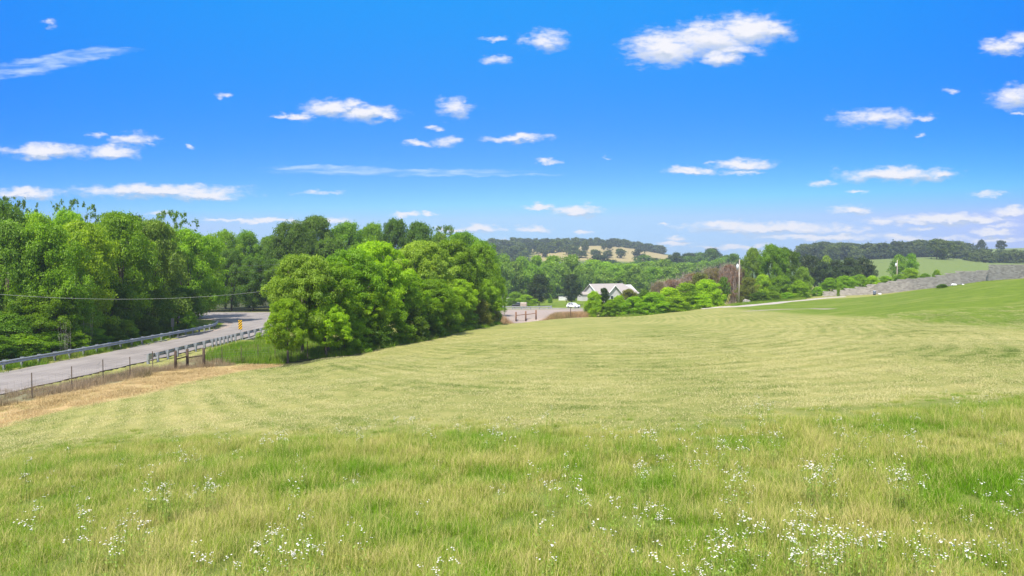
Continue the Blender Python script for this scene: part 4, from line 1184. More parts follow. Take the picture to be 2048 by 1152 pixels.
def house():
    Y = 262; x = wx(1196, Y); z = Hs(x, Y) - .1
    t = thing('house', 'white single storey house with brown-grey gabled roofs beyond the far bushes', 'house', (x, Y, z), math.radians(28))
    wall = MB()
    W_, D_, E, R_ = 19.0, 9.6, 3.3, 6.6
    # main body: x 0..W, y 0..D ; gable ends with ridge along x at y=D/2
    def gable_body(m, x0, x1, y0, y1, e, r, axis):
        if axis == 'x': m.prism([(y0, 0), (y1, 0), (y1, e), ((y0 + y1) / 2, r), (y0, e)], x0, x1)
        else:
            k = len(m.v); cx_ = (x0 + x1) / 2
            m.add([(x0, y0, 0), (x1, y0, 0), (x1, y0, e), (cx_, y0, r), (x0, y0, e), (x0, y1, 0), (x1, y1, 0), (x1, y1, e), (cx_, y1, r), (x0, y1, e)],
                  [(0, 1, 2, 3, 4), (9, 8, 7, 6, 5), (0, 5, 6, 1), (1, 6, 7, 2), (0, 4, 9, 5), (2, 7, 8, 3), (4, 3, 8, 9)])
    gable_body(wall, 0, W_, 0, D_, E, R_ - .35, 'x'); gable_body(wall, 2.4, 8.4, -3.0, 3, E - .02, R_ - .75, 'y'); wall.box((-1.5, 7.6, 1.3), (3.0, 3.6, 2.6))
    wall.build('wall', SIDING, t)
    def slab(m, a, b_, c, d_, th=.16):
        a, b_, c, d_ = map(Vector, (a, b_, c, d_)); up = Vector((0, 0, th)); m.add([a, b_, c, d_, a + up, b_ + up, c + up, d_ + up], [(0, 1, 2, 3), (4, 7, 6, 5), (0, 4, 5, 1), (1, 5, 6, 2), (2, 6, 7, 3), (3, 7, 4, 0)])
    rf = MB(); s_ = (R_ - E) / (D_ / 2); ov = .5
    slab(rf, (-ov, -ov, E - ov * s_), (W_ - 4.0, -ov, E - ov * s_), (W_ - 4.0, D_ / 2, R_), (-ov, D_ / 2, R_)); slab(rf, (-ov, D_ + ov, E - ov * s_), (-ov, D_ / 2, R_), (W_ - 4, D_ / 2, R_), (W_ - 4, D_ + ov, E - ov * s_))
    rf.add([(W_ - 4, -ov, E - ov * s_ + .16), (W_ + ov, -ov, E - ov * s_ + .16), (W_ - 4, D_ / 2, R_ + .16), (W_ + ov, D_ + ov, E - ov * s_ + .16), (W_ - 4, D_ + ov, E - ov * s_ + .16),
            (W_ - 4, -ov, E - ov * s_), (W_ + ov, -ov, E - ov * s_), (W_ + ov, D_ + ov, E - ov * s_), (W_ - 4, D_ + ov, E - ov * s_)],
           [(0, 1, 2), (1, 3, 2), (3, 4, 2), (0, 5, 6, 1), (1, 6, 7, 3), (3, 7, 8, 4)])
    rf.build('roof', SHINGLE, t)
    r2 = MB(); e2 = E - .02; rr = R_ - .4; cx_ = 5.4; hw = 3.0; s2 = (rr - e2) / hw
    slab(r2, (cx_ - hw - .5, -3.5, e2 - .5 * s2), (cx_, -3.5, rr), (cx_, 4.2, rr), (cx_ - hw - .5, 3.2, e2 - .5 * s2)); slab(r2, (cx_ + hw + .5, -3.5, e2 - .5 * s2), (cx_ + hw + .5, 3.2, e2 - .5 * s2), (cx_, 4.2, rr), (cx_, -3.5, rr))
    r2.build('front_roof', SHINGLE, t)
    r3 = MB(); slab(r3, (-3.4, 5.5, 2.55), (-.02, 5.5, 2.55), (-.02, 7.6, 3.5), (-3.4, 7.6, 3.5)); slab(r3, (-3.4, 9.7, 2.55), (-3.4, 7.6, 3.5), (-.02, 7.6, 3.5), (-.02, 9.7, 2.55)); r3.build('garage_roof', SHINGLE, t)
    f = MB()
    for sgn in (0, 1):   # fascia boards of both gables
        y0, y1 = (-ov, D_ / 2) if sgn == 0 else (D_ + ov, D_ / 2)
        a = Vector((-ov - .03, y0, E - ov * s_ + .02)); b_ = Vector((-ov - .03, y1, R_ + .02)); f.tube([a, b_], .13, 4)
        x0 = cx_ - hw - .5 if sgn == 0 else cx_ + hw + .5
        f.tube([(x0, -3.54, e2 - .5 * s2 + .02), (cx_, -3.54, rr + .02)], .13, 4)
    f.tube([(cx_ + 3.5, -ov - .05, E - ov * s_ + .05), (W_ + ov, -ov - .05, E - ov * s_ + .05)], .1, 4)
    f.build('fascia', TRIM, t)
    def win(x, y, z_, w2, h2, end=False):
        m1 = MB(); d1 = (w2 + .24, .08, h2 + .24); m1.box((x, y, z_), d1 if not end else (d1[1], d1[0], d1[2])); fr = m1.build('window', TRIM, t)
        m2 = MB(); d2_ = (w2, .12, h2); m2.box((x, y, z_), d2_ if not end else (d2_[1], d2_[0], d2_[2])); m2.build('pane', GLASS, fr)
    win(1.2, -.02, 1.7, .9, 1.3)
    win(4.2, -3.02, 1.7, 1.2, 1.4); win(6.8, -3.02, 1.7, 1.2, 1.4)
    for x_ in (15.5, 18.5): win(x_, -.02, 1.7, 1.1, 1.3)
    win(-.02, 2.2, 1.6, 1.0, 1.2, True)
    m = MB(); m.box((10.8, -.03, 1.15), (1.0, .08, 2.2)); dd = m.build('door', simple('door_brown', (.12, .06, .04), (.16, .09, .06), 4, .5), t)
    m = MB(); m.box((11.2, -.1, 1.1), (.06, .08, .06)); m.build('handle', GALV, dd)
    m = MB()
    m.tube([(15, 5.2, 5), (15, 5.2, R_ + .5)], .12, 8); m.build('vent_pipe', GALVPOST, t)


house()
# white fence bits by the lawn
for (pa, pb, Yv, lab) in ((997, 1018, 262, 'white board fence on the lawn seen past the creek trees'), (1118, 1134, 268, 'short pale fence on the lawn left of the house')):
    xa, xb = wx(pa, Yv), wx(pb, Yv); t = thing('white_fence', lab, 'fence', (xa, Yv, Hs(xa, Yv))); off = Vector(t.location); m = MB()
    for x in np.arange(xa, xb, .22): m.box(Vector((x, Yv, Hs(x, Yv) + .75)) - off, (.15, .03, 1.3 if Yv < 265 else 1.5))
    m.build('boards', TRIM, t)
    for x in (xa, (xa + xb) / 2, xb):
        m = MB(); m.box(Vector((x, Yv + .1, Hs(x, Yv) + .75)) - off, (.14, .14, 1.6)); m.build('post', TRIM, t)

# ------------------------------------------------------------------ vehicles
CARW = simple('white_paint', (0.78, 0.78, 0.80), (0.8, 0.8, 0.82), 2, .25, 0, .5, bstr=0)
TAN = simple('tan_paint', (0.38, 0.30, 0.24), (0.42, 0.34, 0.28), 2, .35, 0, .5, bstr=0)
BLK = simple('black_paint', (0.015, 0.015, 0.017), (0.02, 0.02, 0.022), 2, .3, 0, .5, bstr=0)
TYRE = simple('tyre', (0.02, 0.02, 0.02), (0.03, 0.03, 0.03), 4, .85)


def vehicle(name, label, loc, rz, body_prof, cab_prof, bodymat, cabmat, L, Wd, cat):
    t = thing(name, label, cat, loc, rz)
    m = MB(); n = len(body_prof)
    def ext(m, prof, w0, w1=None):
        w1 = w1 or w0; n = len(prof); zmax = max(z for _, z in prof); zmin = min(z for _, z in prof)
        hw = lambda z: (w0 + (w1 - w0) * (z - zmin) / (zmax - zmin)) / 2
        m.add([(x, -hw(z), z) for x, z in prof] + [(x, hw(z), z) for x, z in prof], [tuple(range(n)), tuple(range(n, 2 * n))[::-1]] + [(i, (i + 1) % n, n + (i + 1) % n, n + i) for i in range(n)])
        return hw
    ext(m, body_prof, Wd, Wd * .98); m.build('body', bodymat, t, bevel=.05)
    m = MB(); hw = ext(m, cab_prof, Wd * .93, Wd * .78); cb = m.build('cabin', cabmat, t, bevel=.04)
    # side glass, proud of the cabin
    xs_ = [p[0] for p in cab_prof]; zs_ = [p[1] for p in cab_prof]; x0, x1 = min(xs_), max(xs_); z0, z1 = min(zs_), max(zs_)
    top = sorted([p[0] for p in cab_prof if p[1] > z1 - .06])
    for sgn in (-1, 1):
        for a0, a1 in ((.06, .48), (.54, .94)):
            m = MB(); q = []
            for fz, lo, hi in ((.12, x0, x1), (.86, top[0], top[-1])):
                zz_ = z0 + (z1 - z0) * fz; k = .12 if fz < .5 else .86
                xl = x0 + (top[0] - x0) * k; xr = x1 + (top[-1] - x1) * k
                for a in (a0, a1): q.append((xl + (xr - xl) * a, sgn * (hw(zz_) + .012), zz_))
            m.add([q[0], q[1], q[3], q[2]] + [(a, b_ - sgn * .03, c) for a, b_, c in (q[0], q[1], q[3], q[2])], [(0, 1, 2, 3), (7, 6, 5, 4), (0, 4, 5, 1), (1, 5, 6, 2), (2, 6, 7, 3), (3, 7, 4, 0)]); m.build('side_window', GLASS, t)
    for nm, xa, xt in (('windscreen', x1, top[-1]), ('rear_window', x0, top[0])):
        m = MB(); e = .02 if xa > xt else -.02; w_ = Wd * .36
        za, zb = z0 + .1 * (z1 - z0), z0 + .9 * (z1 - z0); A = xa + (xt - xa) * .1 + e; B = xa + (xt - xa) * .9 + e
        m.add([(A, -w_, za), (A, w_, za), (B, w_ * .9, zb), (B, -w_ * .9, zb)] + [(A - e * 2, -w_, za), (A - e * 2, w_, za), (B - e * 2, w_ * .9, zb), (B - e * 2, -w_ * .9, zb)],
              [(0, 1, 2, 3), (7, 6, 5, 4), (0, 4, 5, 1), (1, 5, 6, 2), (2, 6, 7, 3), (3, 7, 4, 0)]); m.build(nm, GLASS, t)
    for xw in (-L * .31, L * .31):
        for sy in (-1, 1):
            m = MB(); m.tube([(xw, sy * (Wd / 2 - .2), .33), (xw, sy * (Wd / 2 + .015), .33)], .34, 18); wh = m.build('wheel', TYRE, t)
            m = MB(); m.tube([(xw, sy * (Wd / 2 + .016), .33), (xw, sy * (Wd / 2 + .03), .33)], .2, 12); m.build('rim', GALV, wh)
    for sy in (-1, 1):
        m = MB(); m.box((L / 2 - .02, sy * Wd * .36, .72), (.1, .3, .14)); m.build('headlight', GLASS, t)
        m = MB(); m.box((-L / 2 + .02, sy * Wd * .38, .8), (.1, .22, .2)); m.build('tail_light', simple('red_lens', (.35, .02, .02), None, 3, .3), t)
    return t


Yc = 207; xc = wx(1147, Yc)
vehicle('parked_car', 'small white car on the pale road behind the field, partly hidden by weeds', (xc, Yc, Hs(xc, Yc) + .12), math.radians(-38),
        [(-1.95, .35), (1.95, .35), (1.98, .7), (1.8, .9), (.9, 1.0), (-1.8, 1.02), (-1.98, .8)], [(-1.75, .95), (1.05, .95), (.35, 1.5), (-.1, 1.56), (-1.2, 1.55), (-1.55, 1.4)], CARW, CARW, 3.95, 1.72, 'car')
Yc = 213; xc = wx(1039, Yc)
t = vehicle('pickup_truck', 'dark pickup with a tan covered bed behind the distant guardrail', (xc, Yc, Hs(xc, Yc) + .05), math.radians(172),
            [(-2.3, .4), (2.3, .4), (2.32, .85), (2.1, 1.02), (.9, 1.08), (-2.3, 1.08)], [(-.3, 1.05), (1.35, 1.05), (.75, 1.66), (.2, 1.7), (-.25, 1.66)], BLK, BLK, 4.6, 1.85, 'pickup truck')
m = MB(); m.prism([(-.82, 1.08), (.82, 1.08), (.74, 1.66), (-.74, 1.66)], -2.25, -.34); m.build('bed_cover', TAN, t, bevel=.05)
m = MB(); m.box((-1.3, -.935, .82), (1.95, .03, .46)); m.box((-1.3, .935, .82), (1.95, .03, .46)); m.build('side_panel', TAN, t)

# ------------------------------------------------------------------ grasses and flowers (scattered by geometry nodes)
def scatter(name, label, pts, rot, scl, idx, meshes, cat=None, tilt=None):
    col = bpy.data.collections.new(name + '_sources')
    for i, me in enumerate(meshes):
        col.objects.link(bpy.data.objects.new('%s_source_%02d' % (name, i), me))
    me = bpy.data.meshes.new(name); me.vertices.add(len(pts)); me.vertices.foreach_set('co', np.asarray(pts, np.float32).ravel())
    for an, av, ty in (('rz', rot, 'FLOAT'), ('scl', scl, 'FLOAT'), ('idx', idx, 'INT')):
        a = me.attributes.new(an, ty, 'POINT'); a.data.foreach_set('value', np.asarray(av, np.float32 if ty == 'FLOAT' else np.int32))
    me.update()
    o = link(name, me); tag(o, label, kind='stuff')
    ng = bpy.data.node_groups.new(name, 'GeometryNodeTree')
    ng.interface.new_socket('Geometry', in_out='INPUT', socket_type='NodeSocketGeometry'); ng.interface.new_socket('Geometry', in_out='OUTPUT', socket_type='NodeSocketGeometry')
    gi = ng.nodes.new('NodeGroupInput'); go = ng.nodes.new('NodeGroupOutput'); ci = ng.nodes.new('GeometryNodeCollectionInfo')
    ci.inputs['Collection'].default_value = col; ci.inputs['Separate Children'].default_value = True; ci.inputs['Reset Children'].default_value = True
    ip = ng.nodes.new('GeometryNodeInstanceOnPoints'); ip.inputs['Pick Instance'].default_value = True
    def na(nm, ty):
        a = ng.nodes.new('GeometryNodeInputNamedAttribute'); a.data_type = ty; a.inputs[0].default_value = nm; return a.outputs[0]
    cx_ = ng.nodes.new('ShaderNodeCombineXYZ'); l = ng.links.new
    l(na('rz', 'FLOAT'), cx_.inputs[2]); l(gi.outputs[0], ip.inputs['Points']); l(ci.outputs[0], ip.inputs['Instance']); l(cx_.outputs[0], ip.inputs['Rotation'])
    l(na('scl', 'FLOAT'), ip.inputs['Scale']); l(na('idx', 'INT'), ip.inputs['Instance Index']); l(ip.outputs[0], go.inputs[0])
    md = o.modifiers.new('scatter', 'NODES'); md.node_group = ng
    return o


def blades(seed, n, size, h, wd_, bend=.35, lie=0.0, seg=3):
    rs = np.random.default_rng(seed)
    r0 = rs.uniform(-size / 2, size / 2, (n, 2)); a = rs.uniform(0, 2 * PI, n); hh = rs.uniform(h[0], h[1], n); b_ = rs.uniform(.1, 1, n) * bend + lie
    side = np.stack([np.cos(a + PI / 2), np.sin(a + PI / 2)], -1); dr = np.stack([np.cos(a), np.sin(a)], -1); ww = rs.uniform(.6, 1.3, n) * wd_
    V = []; 
    for k in range(seg + 1):
        t = k / seg; c = r0 + dr * (hh * b_ * t ** 1.8)[:, None]; z = hh * t * np.sqrt(np.clip(1 - (b_ * t * .8) ** 2, .04, 1))
        wk = ww * (1 - t ** 1.5 * .93) / 2
        V.append(np.concatenate([c - side * wk[:, None], z[:, None]], 1)); V.append(np.concatenate([c + side * wk[:, None], z[:, None]], 1))
    V = np.stack(V, 1).reshape(-1, 3); m = 2 * (seg + 1)
    F = np.array([[2 * k, 2 * k + 1, 2 * k + 3, 2 * k + 2] for k in range(seg)])
    F = (np.arange(n)[:, None, None] * m + F[None]).reshape(-1, 4)
    rnd = np.repeat(rs.random(n), m); hgt = np.tile(np.repeat(np.arange(seg + 1) / seg, 2), n)
    return V, F, rnd, hgt


def grass_mat(name, green, green2, straw, straw_amt, patch=.16, trans=.3, rows_=0.0):
    m, n, out = new_mat(name)
    pos = n.new('ShaderNodeNewGeometry').outputs['Position']
    r = n.attr('rnd'); hg = n.attr('hgt')
    p1_ = n.noise(n.vmath('MULTIPLY', pos, (1, 1, .0)), patch, 4, .6); p2_ = n.noise(n.vmath('MULTIPLY', pos, (1, 1, 0)), 1.1, 3, .6)
    k = n.math('ADD', n.math('MULTIPLY', n.math('SUBTRACT', p1_, .5), 3.4), n.math('MULTIPLY', n.math('SUBTRACT', p2_, .5), 1.6))
    if rows_: k = n.math('ADD', k, n.math('MULTIPLY', mowing(n, n.vmath('MULTIPLY', pos, (1, 1, 0)), n.noise(n.vmath('MULTIPLY', pos, (1, 1, 0)), 0.55, 5, 0.65)), rows_))
    c = n.mix(n.ramp(n.math('ADD', r, k), 0.0, 1.0), green, green2)
    sa = n.math('ADD', n.math('ADD', n.math('MULTIPLY', n.math('SUBTRACT', 1.0, r), .9), n.math('MULTIPLY', hg, .35)), n.math('MULTIPLY', k, .45))
    c = n.mix(n.ramp(sa, 1.0 - straw_amt, 1.25 - straw_amt), c, straw)
    d = n.new('ShaderNodeBsdfDiffuse'); n.put(d.inputs[0], c); t = n.new('ShaderNodeBsdfTranslucent'); n.put(t.inputs[0], c)
    s = n.new('ShaderNodeMixShader'); s.inputs[0].default_value = trans; n.put(s.inputs[1], d.outputs[0]); n.put(s.inputs[2], t.outputs[0]); n.put(out.inputs[0], s.outputs[0]); return m


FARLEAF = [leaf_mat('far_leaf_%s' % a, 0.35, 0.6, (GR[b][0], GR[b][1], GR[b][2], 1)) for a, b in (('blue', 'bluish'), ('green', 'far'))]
fw = []
for i in range(6):
    V, F, rnd, cen = crown_np(900 + i, 'round', nc=34, nl=1300, leaf=.075, z0=.04, cr=(.12, .21))
    fw.append(mesh_np('far_crown', V * np.array([14, 14, 12]), F, FARLEAF[i % 2], {'rnd': rnd}))
def far_wood(label, spots, s_):
    a = np.array(spots); x = (a[:, 0] - 1024) / 1400 * a[:, 1]; rs = np.random.default_rng(s_); n = len(x)
    scatter('distant_wood', label, np.stack([x, a[:, 1], H(x, a[:, 1]) - .3], -1), rs.uniform(0, 6.28, n), a[:, 2] / 12, rs.integers(0, 6, n), fw)
far_wood('hazy wooded slope left of the golden field', rows(975, 1050, 600, 820, 7, 13, 9, 14, 1, 2), 1)
far_wood('hazy tree line along the top of the golden hill', rows(1025, 1325, 905, 945, 3, 9, 6, 11, 1, 2), 2)
far_wood('hazy wood on the ridge behind the green meadow', rows(1600, 1935, 545, 680, 8, 12, 8, 13, 1, 2), 3)
far_wood('dark hazy trees along the foot of the far right hilltop', rows(1930, 2070, 490, 520, 3, 13, 6, 9, 1, 2), 4)


TALLG = grass_mat('tall_grass', (0.135, 0.295, 0.010), (0.270, 0.345, 0.034), (0.57, 0.50, 0.19), 0.37, .32)
HAYG = grass_mat('mown_grass', (0.105, 0.185, 0.022), (0.25, 0.30, 0.075), (0.64, 0.57, 0.29), 0.56, .10, .3, 1.6)
LUSH = grass_mat('lush_grass', (0.12, 0.25, 0.012), (0.22, 0.34, 0.030), (0.3, 0.3, 0.10), 0.15)
STRAWG = grass_mat('straw', (0.30, 0.22, 0.09), (0.44, 0.31, 0.13), (0.58, 0.45, 0.24), 0.6)
DRYG = grass_mat('dry_weed', (0.14, 0.13, 0.055), (0.27, 0.20, 0.11), (0.40, 0.30, 0.19), 0.55)
RUSTG = grass_mat('rusty_weed', (0.22, 0.24, 0.08), (0.36, 0.25, 0.12), (0.50, 0.33, 0.18), 0.55)


def blade_meshes(nm, k, mat, **kw):
    out = []
    for i in range(k):
        V, F, r, h_ = blades(sum(map(ord, nm)) + i, **kw); out.append(mesh_np(nm, V, F, mat, {'rnd': r, 'hgt': h_}))
    return out


def wedge(Y0, Y1, dens_fn, pxa=-260, pxb=2300, seed=0, dm=None):
    """random ground points in the view wedge, dens_fn(x,y) per square metre"""
    rs = np.random.default_rng(seed); mx = 0
    ys = np.linspace(Y0, Y1, 40); area = (pxb - pxa) / 1400 * (Y1 ** 2 - Y0 ** 2) / 2
    dm = dm or max(float(np.max(dens_fn(np.zeros(40) + 0.0, ys))), float(np.max(dens_fn(ys * .3, ys))))
    n = int(area * dm); y = np.sqrt(rs.uniform(Y0 ** 2, Y1 ** 2, n)); x = (rs.uniform(pxa, pxb, n) - 1024) / 1400 * y
    keep = rs.random(n) < dens_fn(x, y) / dm; x, y = x[keep], y[keep]
    return x, y, rs


tallY = lambda x, y: np.interp(x / np.maximum(y, 4) * 1400 + 1024, edge_px, edge_Y)
# tall meadow grass
tm_ = blade_meshes('tall_grass', 5, TALLG, n=330, size=.64, h=(.08, .27), wd_=.0062, bend=1.0) + blade_meshes('seed_grass', 2, TALLG, n=150, size=.6, h=(.20, .46), wd_=.0045, bend=1.15, seg=4)
def patchy(x, y, a=0.0): return .5 + .5 * np.sin(x * .55 + 2.1 * np.sin(y * .31 + a)) * np.sin(y * .62 + 1.7 * np.sin(x * .27 + a))
x, y, rs = wedge(5.0, 31, lambda x, y: 9.0 * np.clip((tallY(x, y) - y) / 4.0 + .6, 0, 1), seed=3)
edge_k = np.clip((tallY(x, y) - y) / 5.0 + .55, .35, 1)
idx = np.where(rs.random(len(x)) < .85 - .5 * (patchy(x, y) > .62), rs.integers(0, 5, len(x)), rs.integers(5, 7, len(x)))
scatter('tall_grass', 'tall uncut meadow grass in the foreground', np.stack([x, y, H(x, y) - .02], -1), rs.uniform(0, 6.28, len(x)), rs.uniform(.7, 1.15, len(x)) * np.maximum(edge_k, .5) * (.82 + .3 * patchy(x, y, 1.3)), idx, tm_)
# mown hay stubble
hm = blade_meshes('hay', 5, HAYG, n=230, size=1.1, h=(.03, .11), wd_=.009, bend=1.0, lie=.7, seg=2)
def dmown(x, y):
    d = 2.3 * np.clip((y - tallY(x, y)) / 1.5 + .5, 0, 1) * smooth(95, 40, y)
    return d * (sdist(x, y, STRAW) > .2) * (sdist(x, y, VERGE) > 0) * (x > -28) * (seg_dist(x, y, [(wx(a, b), b) for a, b in ((575, 54), (690, 63), (760, 70), (850, 82), (920, 98))]) > 3)
x, y, rs = wedge(15, 80, dmown, seed=4)
scatter('mown_grass', 'short mown hay stubble of the field', np.stack([x, y, H(x, y) - .01], -1), rs.uniform(0, 6.28, len(x)), rs.uniform(.7, 1.3, len(x)), rs.integers(0, 5, len(x)), hm)
# straw strip
sm_ = blade_meshes('straw', 4, STRAWG, n=160, size=.9, h=(.06, .22), wd_=.010, bend=.9, lie=.5, seg=2)
x, y, rs = wedge(24, 62, lambda x, y: 4.0 * (sdist(x, y, STRAW) < .5) * (.35 + .65 * (np.sin(x * 1.3 + 2 * np.sin(y * .8)) * np.sin(y * 1.1 + x * .5) > -.25)) + 1e-3, -60, 620, 5, 5.0)
k = sdist(x, y, STRAW) < .5 * rs.uniform(-1.5, 1.6, len(x)); x, y = x[k], y[k]
scatter('straw', 'orange dead straw strip along the fence', np.stack([x, y, H(x, y) - .01], -1), rs.uniform(0, 6.28, len(x)), rs.uniform(.7, 1.3, len(x)), rs.integers(0, 4, len(x)), sm_)
# verge weeds along the fence
vm = blade_meshes('weeds', 4, DRYG, n=130, size=.7, h=(.08, .40), wd_=.010, bend=.7, seg=3)
x, y, rs = wedge(24, 66, lambda x, y: 1.4 * (sdist(x, y, VERGE) < 0) + 3.2 * (seg_dist(x, y, [(p.x, p.y) for p in FP[:9]]) < .8) + 1e-3, -60, 620, 6, 6.0)
k = (sdist(x, y, VERGE) < 0) | (seg_dist(x, y, [(p.x, p.y) for p in FP[:9]]) < .8); x, y = x[k], y[k]
scatter('weeds', 'dry brown weeds at the foot of the wire fence', np.stack([x, y, H(x, y) - .01], -1), rs.uniform(0, 6.28, len(x)), rs.uniform(.6, 1.5, len(x)), rs.integers(0, 4, len(x)), vm)
# bright tall weeds by the bridge
lm = blade_meshes('green_weeds', 4, LUSH, n=160, size=.9, h=(.25, .8), wd_=.022, bend=.5, seg=3)
WEEDP = [(wx(410, 57), 57), (wx(425, 63), 63), (wx(480, 70), 70), (wx(540, 76), 76), (wx(640, 78), 78), (wx(680, 62), 62), (wx(560, 53), 53), (wx(470, 54.5), 54.5)]
x, y, rs = wedge(50, 80, lambda x, y: 2.6 * (sdist(x, y, WEEDP) < 0) + 1e-3, 380, 760, 7, 2.6)
k = sdist(x, y, WEEDP) < 0; x, y = x[k], y[k]
scatter('green_weeds', 'lush bright green weeds below the bridge guardrail', np.stack([x, y, H(x, y) - .01], -1), rs.uniform(0, 6.28, len(x)), rs.uniform(.6, 1.2, len(x)), rs.integers(0, 4, len(x)), lm)
# rusty weeds at the far fence
fm = blade_meshes('rusty_weeds', 3, RUSTG, n=120, size=1.4, h=(.4, 1.2), wd_=.03, bend=.5, seg=3)
xa = np.array(P2([(1012, 643), (1100, 638), (1172, 636)])); rs = np.random.default_rng(9); n = 850
tt = rs.uniform(0, 1, n); px_ = 996 + tt * 180; y = np.interp(px_, [996, 1172], [122, 130]) + rs.uniform(-.5, 5, n); x = (px_ - 1024) / 1400 * y
scatter('rusty_weeds', 'rusty brown weeds along the far edge of the field', np.stack([x, y, H(x, y) - .02], -1), rs.uniform(0, 6.28, n), rs.uniform(.5, 1.2, n), rs.integers(0, 3, n), fm)
# grass along the creek trees, the track and the left verge
em = blade_meshes('edge_grass', 3, LUSH, n=120, size=1.2, h=(.15, .5), wd_=.025, bend=.6, seg=2)
def near(line, w_, n, s_):
    rs = np.random.default_rng(s_); ln = np.array(line); d = np.concatenate([[0], np.cumsum(np.hypot(*np.diff(ln, axis=0).T))]); s = rs.uniform(0, d[-1], n)
    return np.interp(s, d, ln[:, 0]) + rs.normal(0, w_, n), np.interp(s, d, ln[:, 1]) + rs.normal(0, w_, n)
xs1, ys1 = near([(wx(a, b), b) for a, b in ((640, 56), (700, 60), (760, 65.5), (850, 75.5), (920, 88), (990, 108))], .5, 420, 1)
xs2, ys2 = near([(-38.9, 30), (-38.7, 60), (-38.5, 84)], .35, 420, 2)
xs3, ys3 = near([(20, 128), (27, 131), (36, 137)], .6, 160, 3)
xs4, ys4 = near([(TR[2][0], TR[2][1] + 5), (TR[4][0], TR[4][1] + 5), (TR[5][0] - 2, TR[5][1] + 5)], 1.0, 300, 4)
x = np.concatenate([xs1, xs2, xs3, xs4]); y = np.concatenate([ys1, ys2, ys3, ys4]); rs = np.random.default_rng(3)
scatter('edge_grass', 'rough green grass along hedges, track and guardrail', np.stack([x, y, H(x, y) - .02], -1), rs.uniform(0, 6.28, len(x)), rs.uniform(.5, 1.3, len(x)), rs.integers(0, 3, len(x)), em)

# white fleabane clusters
PETAL = simple('white_petals', (0.66, 0.65, 0.64), (0.74, 0.73, 0.72), 3, .8)
HEARTY = simple('yellow_flower_heart', (0.6, 0.42, 0.05), (0.65, 0.45, 0.06), 3, .8)
STEM = simple('flower_stem', (0.17, 0.26, 0.03), (0.22, 0.30, 0.05), 3, .8)


def fleabane(seed):
    rs = random.Random(seed); V = []; F = []; mi = []
    def add(vs, fs, k):
        g_ = len(V); V.extend(vs); F.extend([tuple(i + g_ for i in f) for f in fs]); mi.extend([k] * len(fs))
    for s in range(rs.randint(3, 5)):
        bx_, by_ = rs.uniform(-.12, .12), rs.uniform(-.12, .12); h_ = rs.uniform(.38, .62); lx, ly = rs.uniform(-.08, .08), rs.uniform(-.08, .08)
        add([(bx_ - .003, by_, 0), (bx_ + .003, by_, 0), (bx_ + lx + .002, by_ + ly, h_), (bx_ + lx - .002, by_ + ly, h_)], [(0, 1, 2, 3)], 2)
        for l_ in range(5):
            z_ = rs.uniform(.08, h_ * .8); a = rs.uniform(0, 6.28); q = Vector((bx_ + lx * z_ / h_, by_ + ly * z_ / h_, z_)); e = Vector((math.cos(a), math.sin(a), .4)) * .05; sd_ = Vector((-math.sin(a), math.cos(a), 0)) * .009
            add([q, q + e * .5 - sd_, q + e, q + e * .5 + sd_], [(0, 1, 2, 3)], 2)
        for k in range(rs.randint(3, 6)):
            a = rs.uniform(0, 6.28); r_ = rs.uniform(0, .075); c = Vector((bx_ + lx + r_ * math.cos(a), by_ + ly + r_ * math.sin(a), h_ + rs.uniform(-.03, .05)))
            q = Vector((bx_ + lx, by_ + ly, h_ - .06)); add([q, q + Vector((.003, 0, 0)), c + Vector((.002, 0, 0)), c], [(0, 1, 2, 3)], 2)
            R_ = rs.uniform(.0065, .0105); tx, ty = rs.uniform(-.4, .4), rs.uniform(-.5, .2); n = 9
            ring = [c + Vector((math.cos(6.283 * j / n) * R_, math.sin(6.283 * j / n) * R_, (math.cos(6.283 * j / n) * tx + math.sin(6.283 * j / n) * ty) * R_ + .0015 * (j % 2))) for j in range(n)]
            add(ring, [tuple(range(n))], 0); add([c + (p_ - c) * .36 + Vector((0, 0, .004)) for p_ in ring], [tuple(range(n))], 1)
    me = bpy.data.meshes.new('flower'); me.from_pydata([tuple(v) for v in V], [], F)
    for mt in (PETAL, HEARTY, STEM): me.materials.append(mt)
    me.polygons.foreach_set('material_index', mi); return me


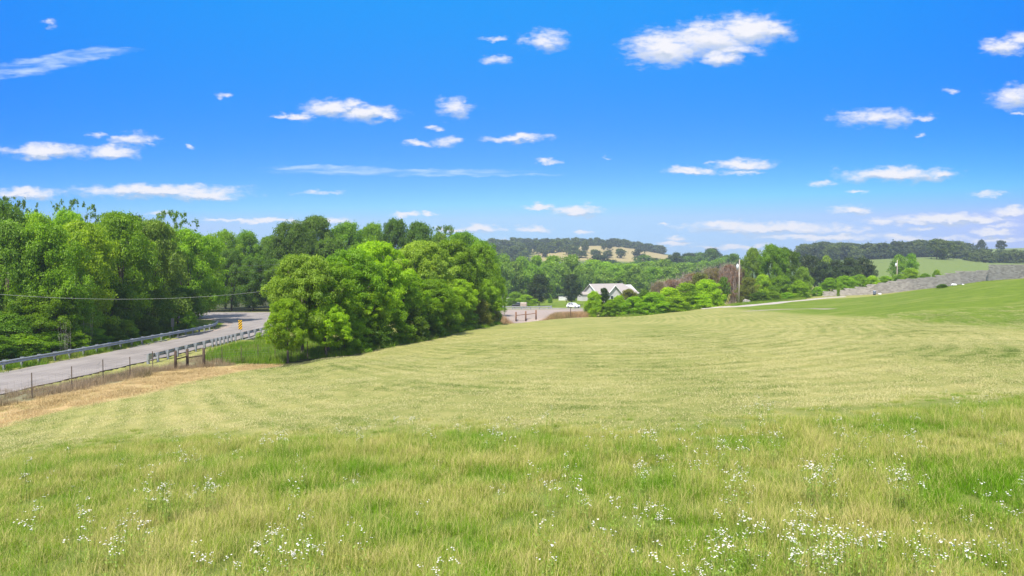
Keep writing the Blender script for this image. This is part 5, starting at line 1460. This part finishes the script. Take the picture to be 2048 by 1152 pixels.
CL = [(36,949,2),(48,991,2),(174,988,2),(7,1019,2),(51,1044,4),(130,1055,1),(160,1085,3),(208,1102,6),(232,1119,3),(239,913,1),(314,920,2),(359,913,3),(372,932,3),(400,926,4),(424,889,3),(352,882,2),(468,889,2),
 (482,920,2),(547,899,4),(567,890,4),(588,926,1),(297,966,1),(352,1001,8),(330,1000,5),(375,1005,5),(455,985,2),(581,1027,2),(615,985,1),(625,967,1),(473,1126,5),(410,1138,2),(383,1133,2),(294,1094,1),(612,1068,1),(571,1111,2),
 (649,1120,6),(670,1123,4),(530,851,2),(670,872,2),(747,863,5),(740,870,3),(798,853,4),(860,880,3),(919,865,3),(1003,874,4),(1091,839,4),(973,886,2),(1020,861,3),(1231,878,4),(1321,890,5),(1387,867,5),(1493,878,2),
 (1512,857,2),(1545,853,3),(1504,882,4),(1545,884,5),(1652,849,3),(1680,848,2),(1738,857,4),(1848,838,2),(1917,811,4),(1881,789,2),(1976,829,3),(1315,891,4),(1424,924,6),(1413,939,5),(1473,910,4),(1324,941,2),(1483,972,4),
 (1534,994,4),(1479,1010,2),(1402,1023,3),(1318,1039,3),(1290,1045,3),(1687,877,2),(1727,895,3),(1800,884,4),(1866,888,4),(1687,917,2),(1629,950,6),(1643,975,4),(1610,961,4),(1749,937,2),(1804,957,4),(1811,975,3),(1855,992,2),
 (1943,997,2),(1994,954,2),(2019,1021,3),(1976,1048,2),(1578,1078,6),(1560,1070,4),(1618,1063,3),(1464,1074,2),(1391,1100,2),(1435,1111,2),(1362,1136,5),(1395,1132,4),(1607,1129,8),(1630,1138,5),(1585,1138,5),(1537,1125,3),(1713,1100,6),
 (1730,1108,4),(1695,1095,3),(1822,1081,4),(1837,1111,4),(1888,1143,5),(1928,1140,4),(1155,1000,5),(1145,1010,3),(1110,985,2),(1060,968,2),(1280,955,3),(1255,965,2),(1325,945,3),(1210,1025,2),(1300,1043,4),(800,1050,2),
 (1085,1065,1),(1130,1135,2),(1210,1080,1),(730,970,2),(870,925,2),(945,885,2),(900,1120,2),(1040,905,2),(860,1130,2),(1120,945,1),(1960,1075,1),(2040,965,2)]
rs = np.random.default_rng(21); fx = []; fy = []
for px, py, k in CL:
    h = hit(px, py)
    # heads stand half a metre above the ground: shift the root towards the eye so that the blossoms sit on that bearing
    f_ = (CZ - h[2] - .5) / (CZ - h[2]); cx_, cy_ = h[0] * f_, h[1] * f_
    sp = (.05 + .035 * k) * (cy_ / 10) ** .5
    for _ in range(max(1, int(k * .75))):
        fx.append(cx_ + rs.normal(0, sp * 1.2)); fy.append(cy_ + rs.normal(0, sp * 1.6))
x2, y2, r2_ = wedge(5, 26, lambda x, y: .14 * np.clip((tallY(x, y) - y) / 1.2 + .5, 0, 1) * (.25 + (np.sin(x * .9 + 2) * np.sin(y * .7 + x * .3) > .3)), seed=8)
x = np.concatenate([fx, x2]); y = np.concatenate([fy, y2])
scatter('wildflowers', 'white fleabane flowers in loose clusters among the tall grass', np.stack([x, y, H(x, y)], -1), rs.uniform(0, 6.28, len(x)), rs.uniform(.8, 1.15, len(x)), rs.integers(0, 6, len(x)), [fleabane(i) for i in range(6)])

# ------------------------------------------------------------------ haze: the air that turns the hills blue
def haze():
    m, n, out = new_mat('haze')
    pv = n.new('ShaderNodeVolumePrincipled'); pv.inputs['Color'].default_value = (0.80, 0.90, 1.0, 1); pv.inputs['Density'].default_value = 0.00033; pv.inputs['Anisotropy'].default_value = 0.2
    n.put(out.inputs['Volume'], pv.outputs[0])
    mb = MB(); mb.box((0, 600, 18), (3400, 2600, 72)); o = mb.build('haze', m); tag(o, 'thin summer haze over the valley', kind='stuff')


haze()
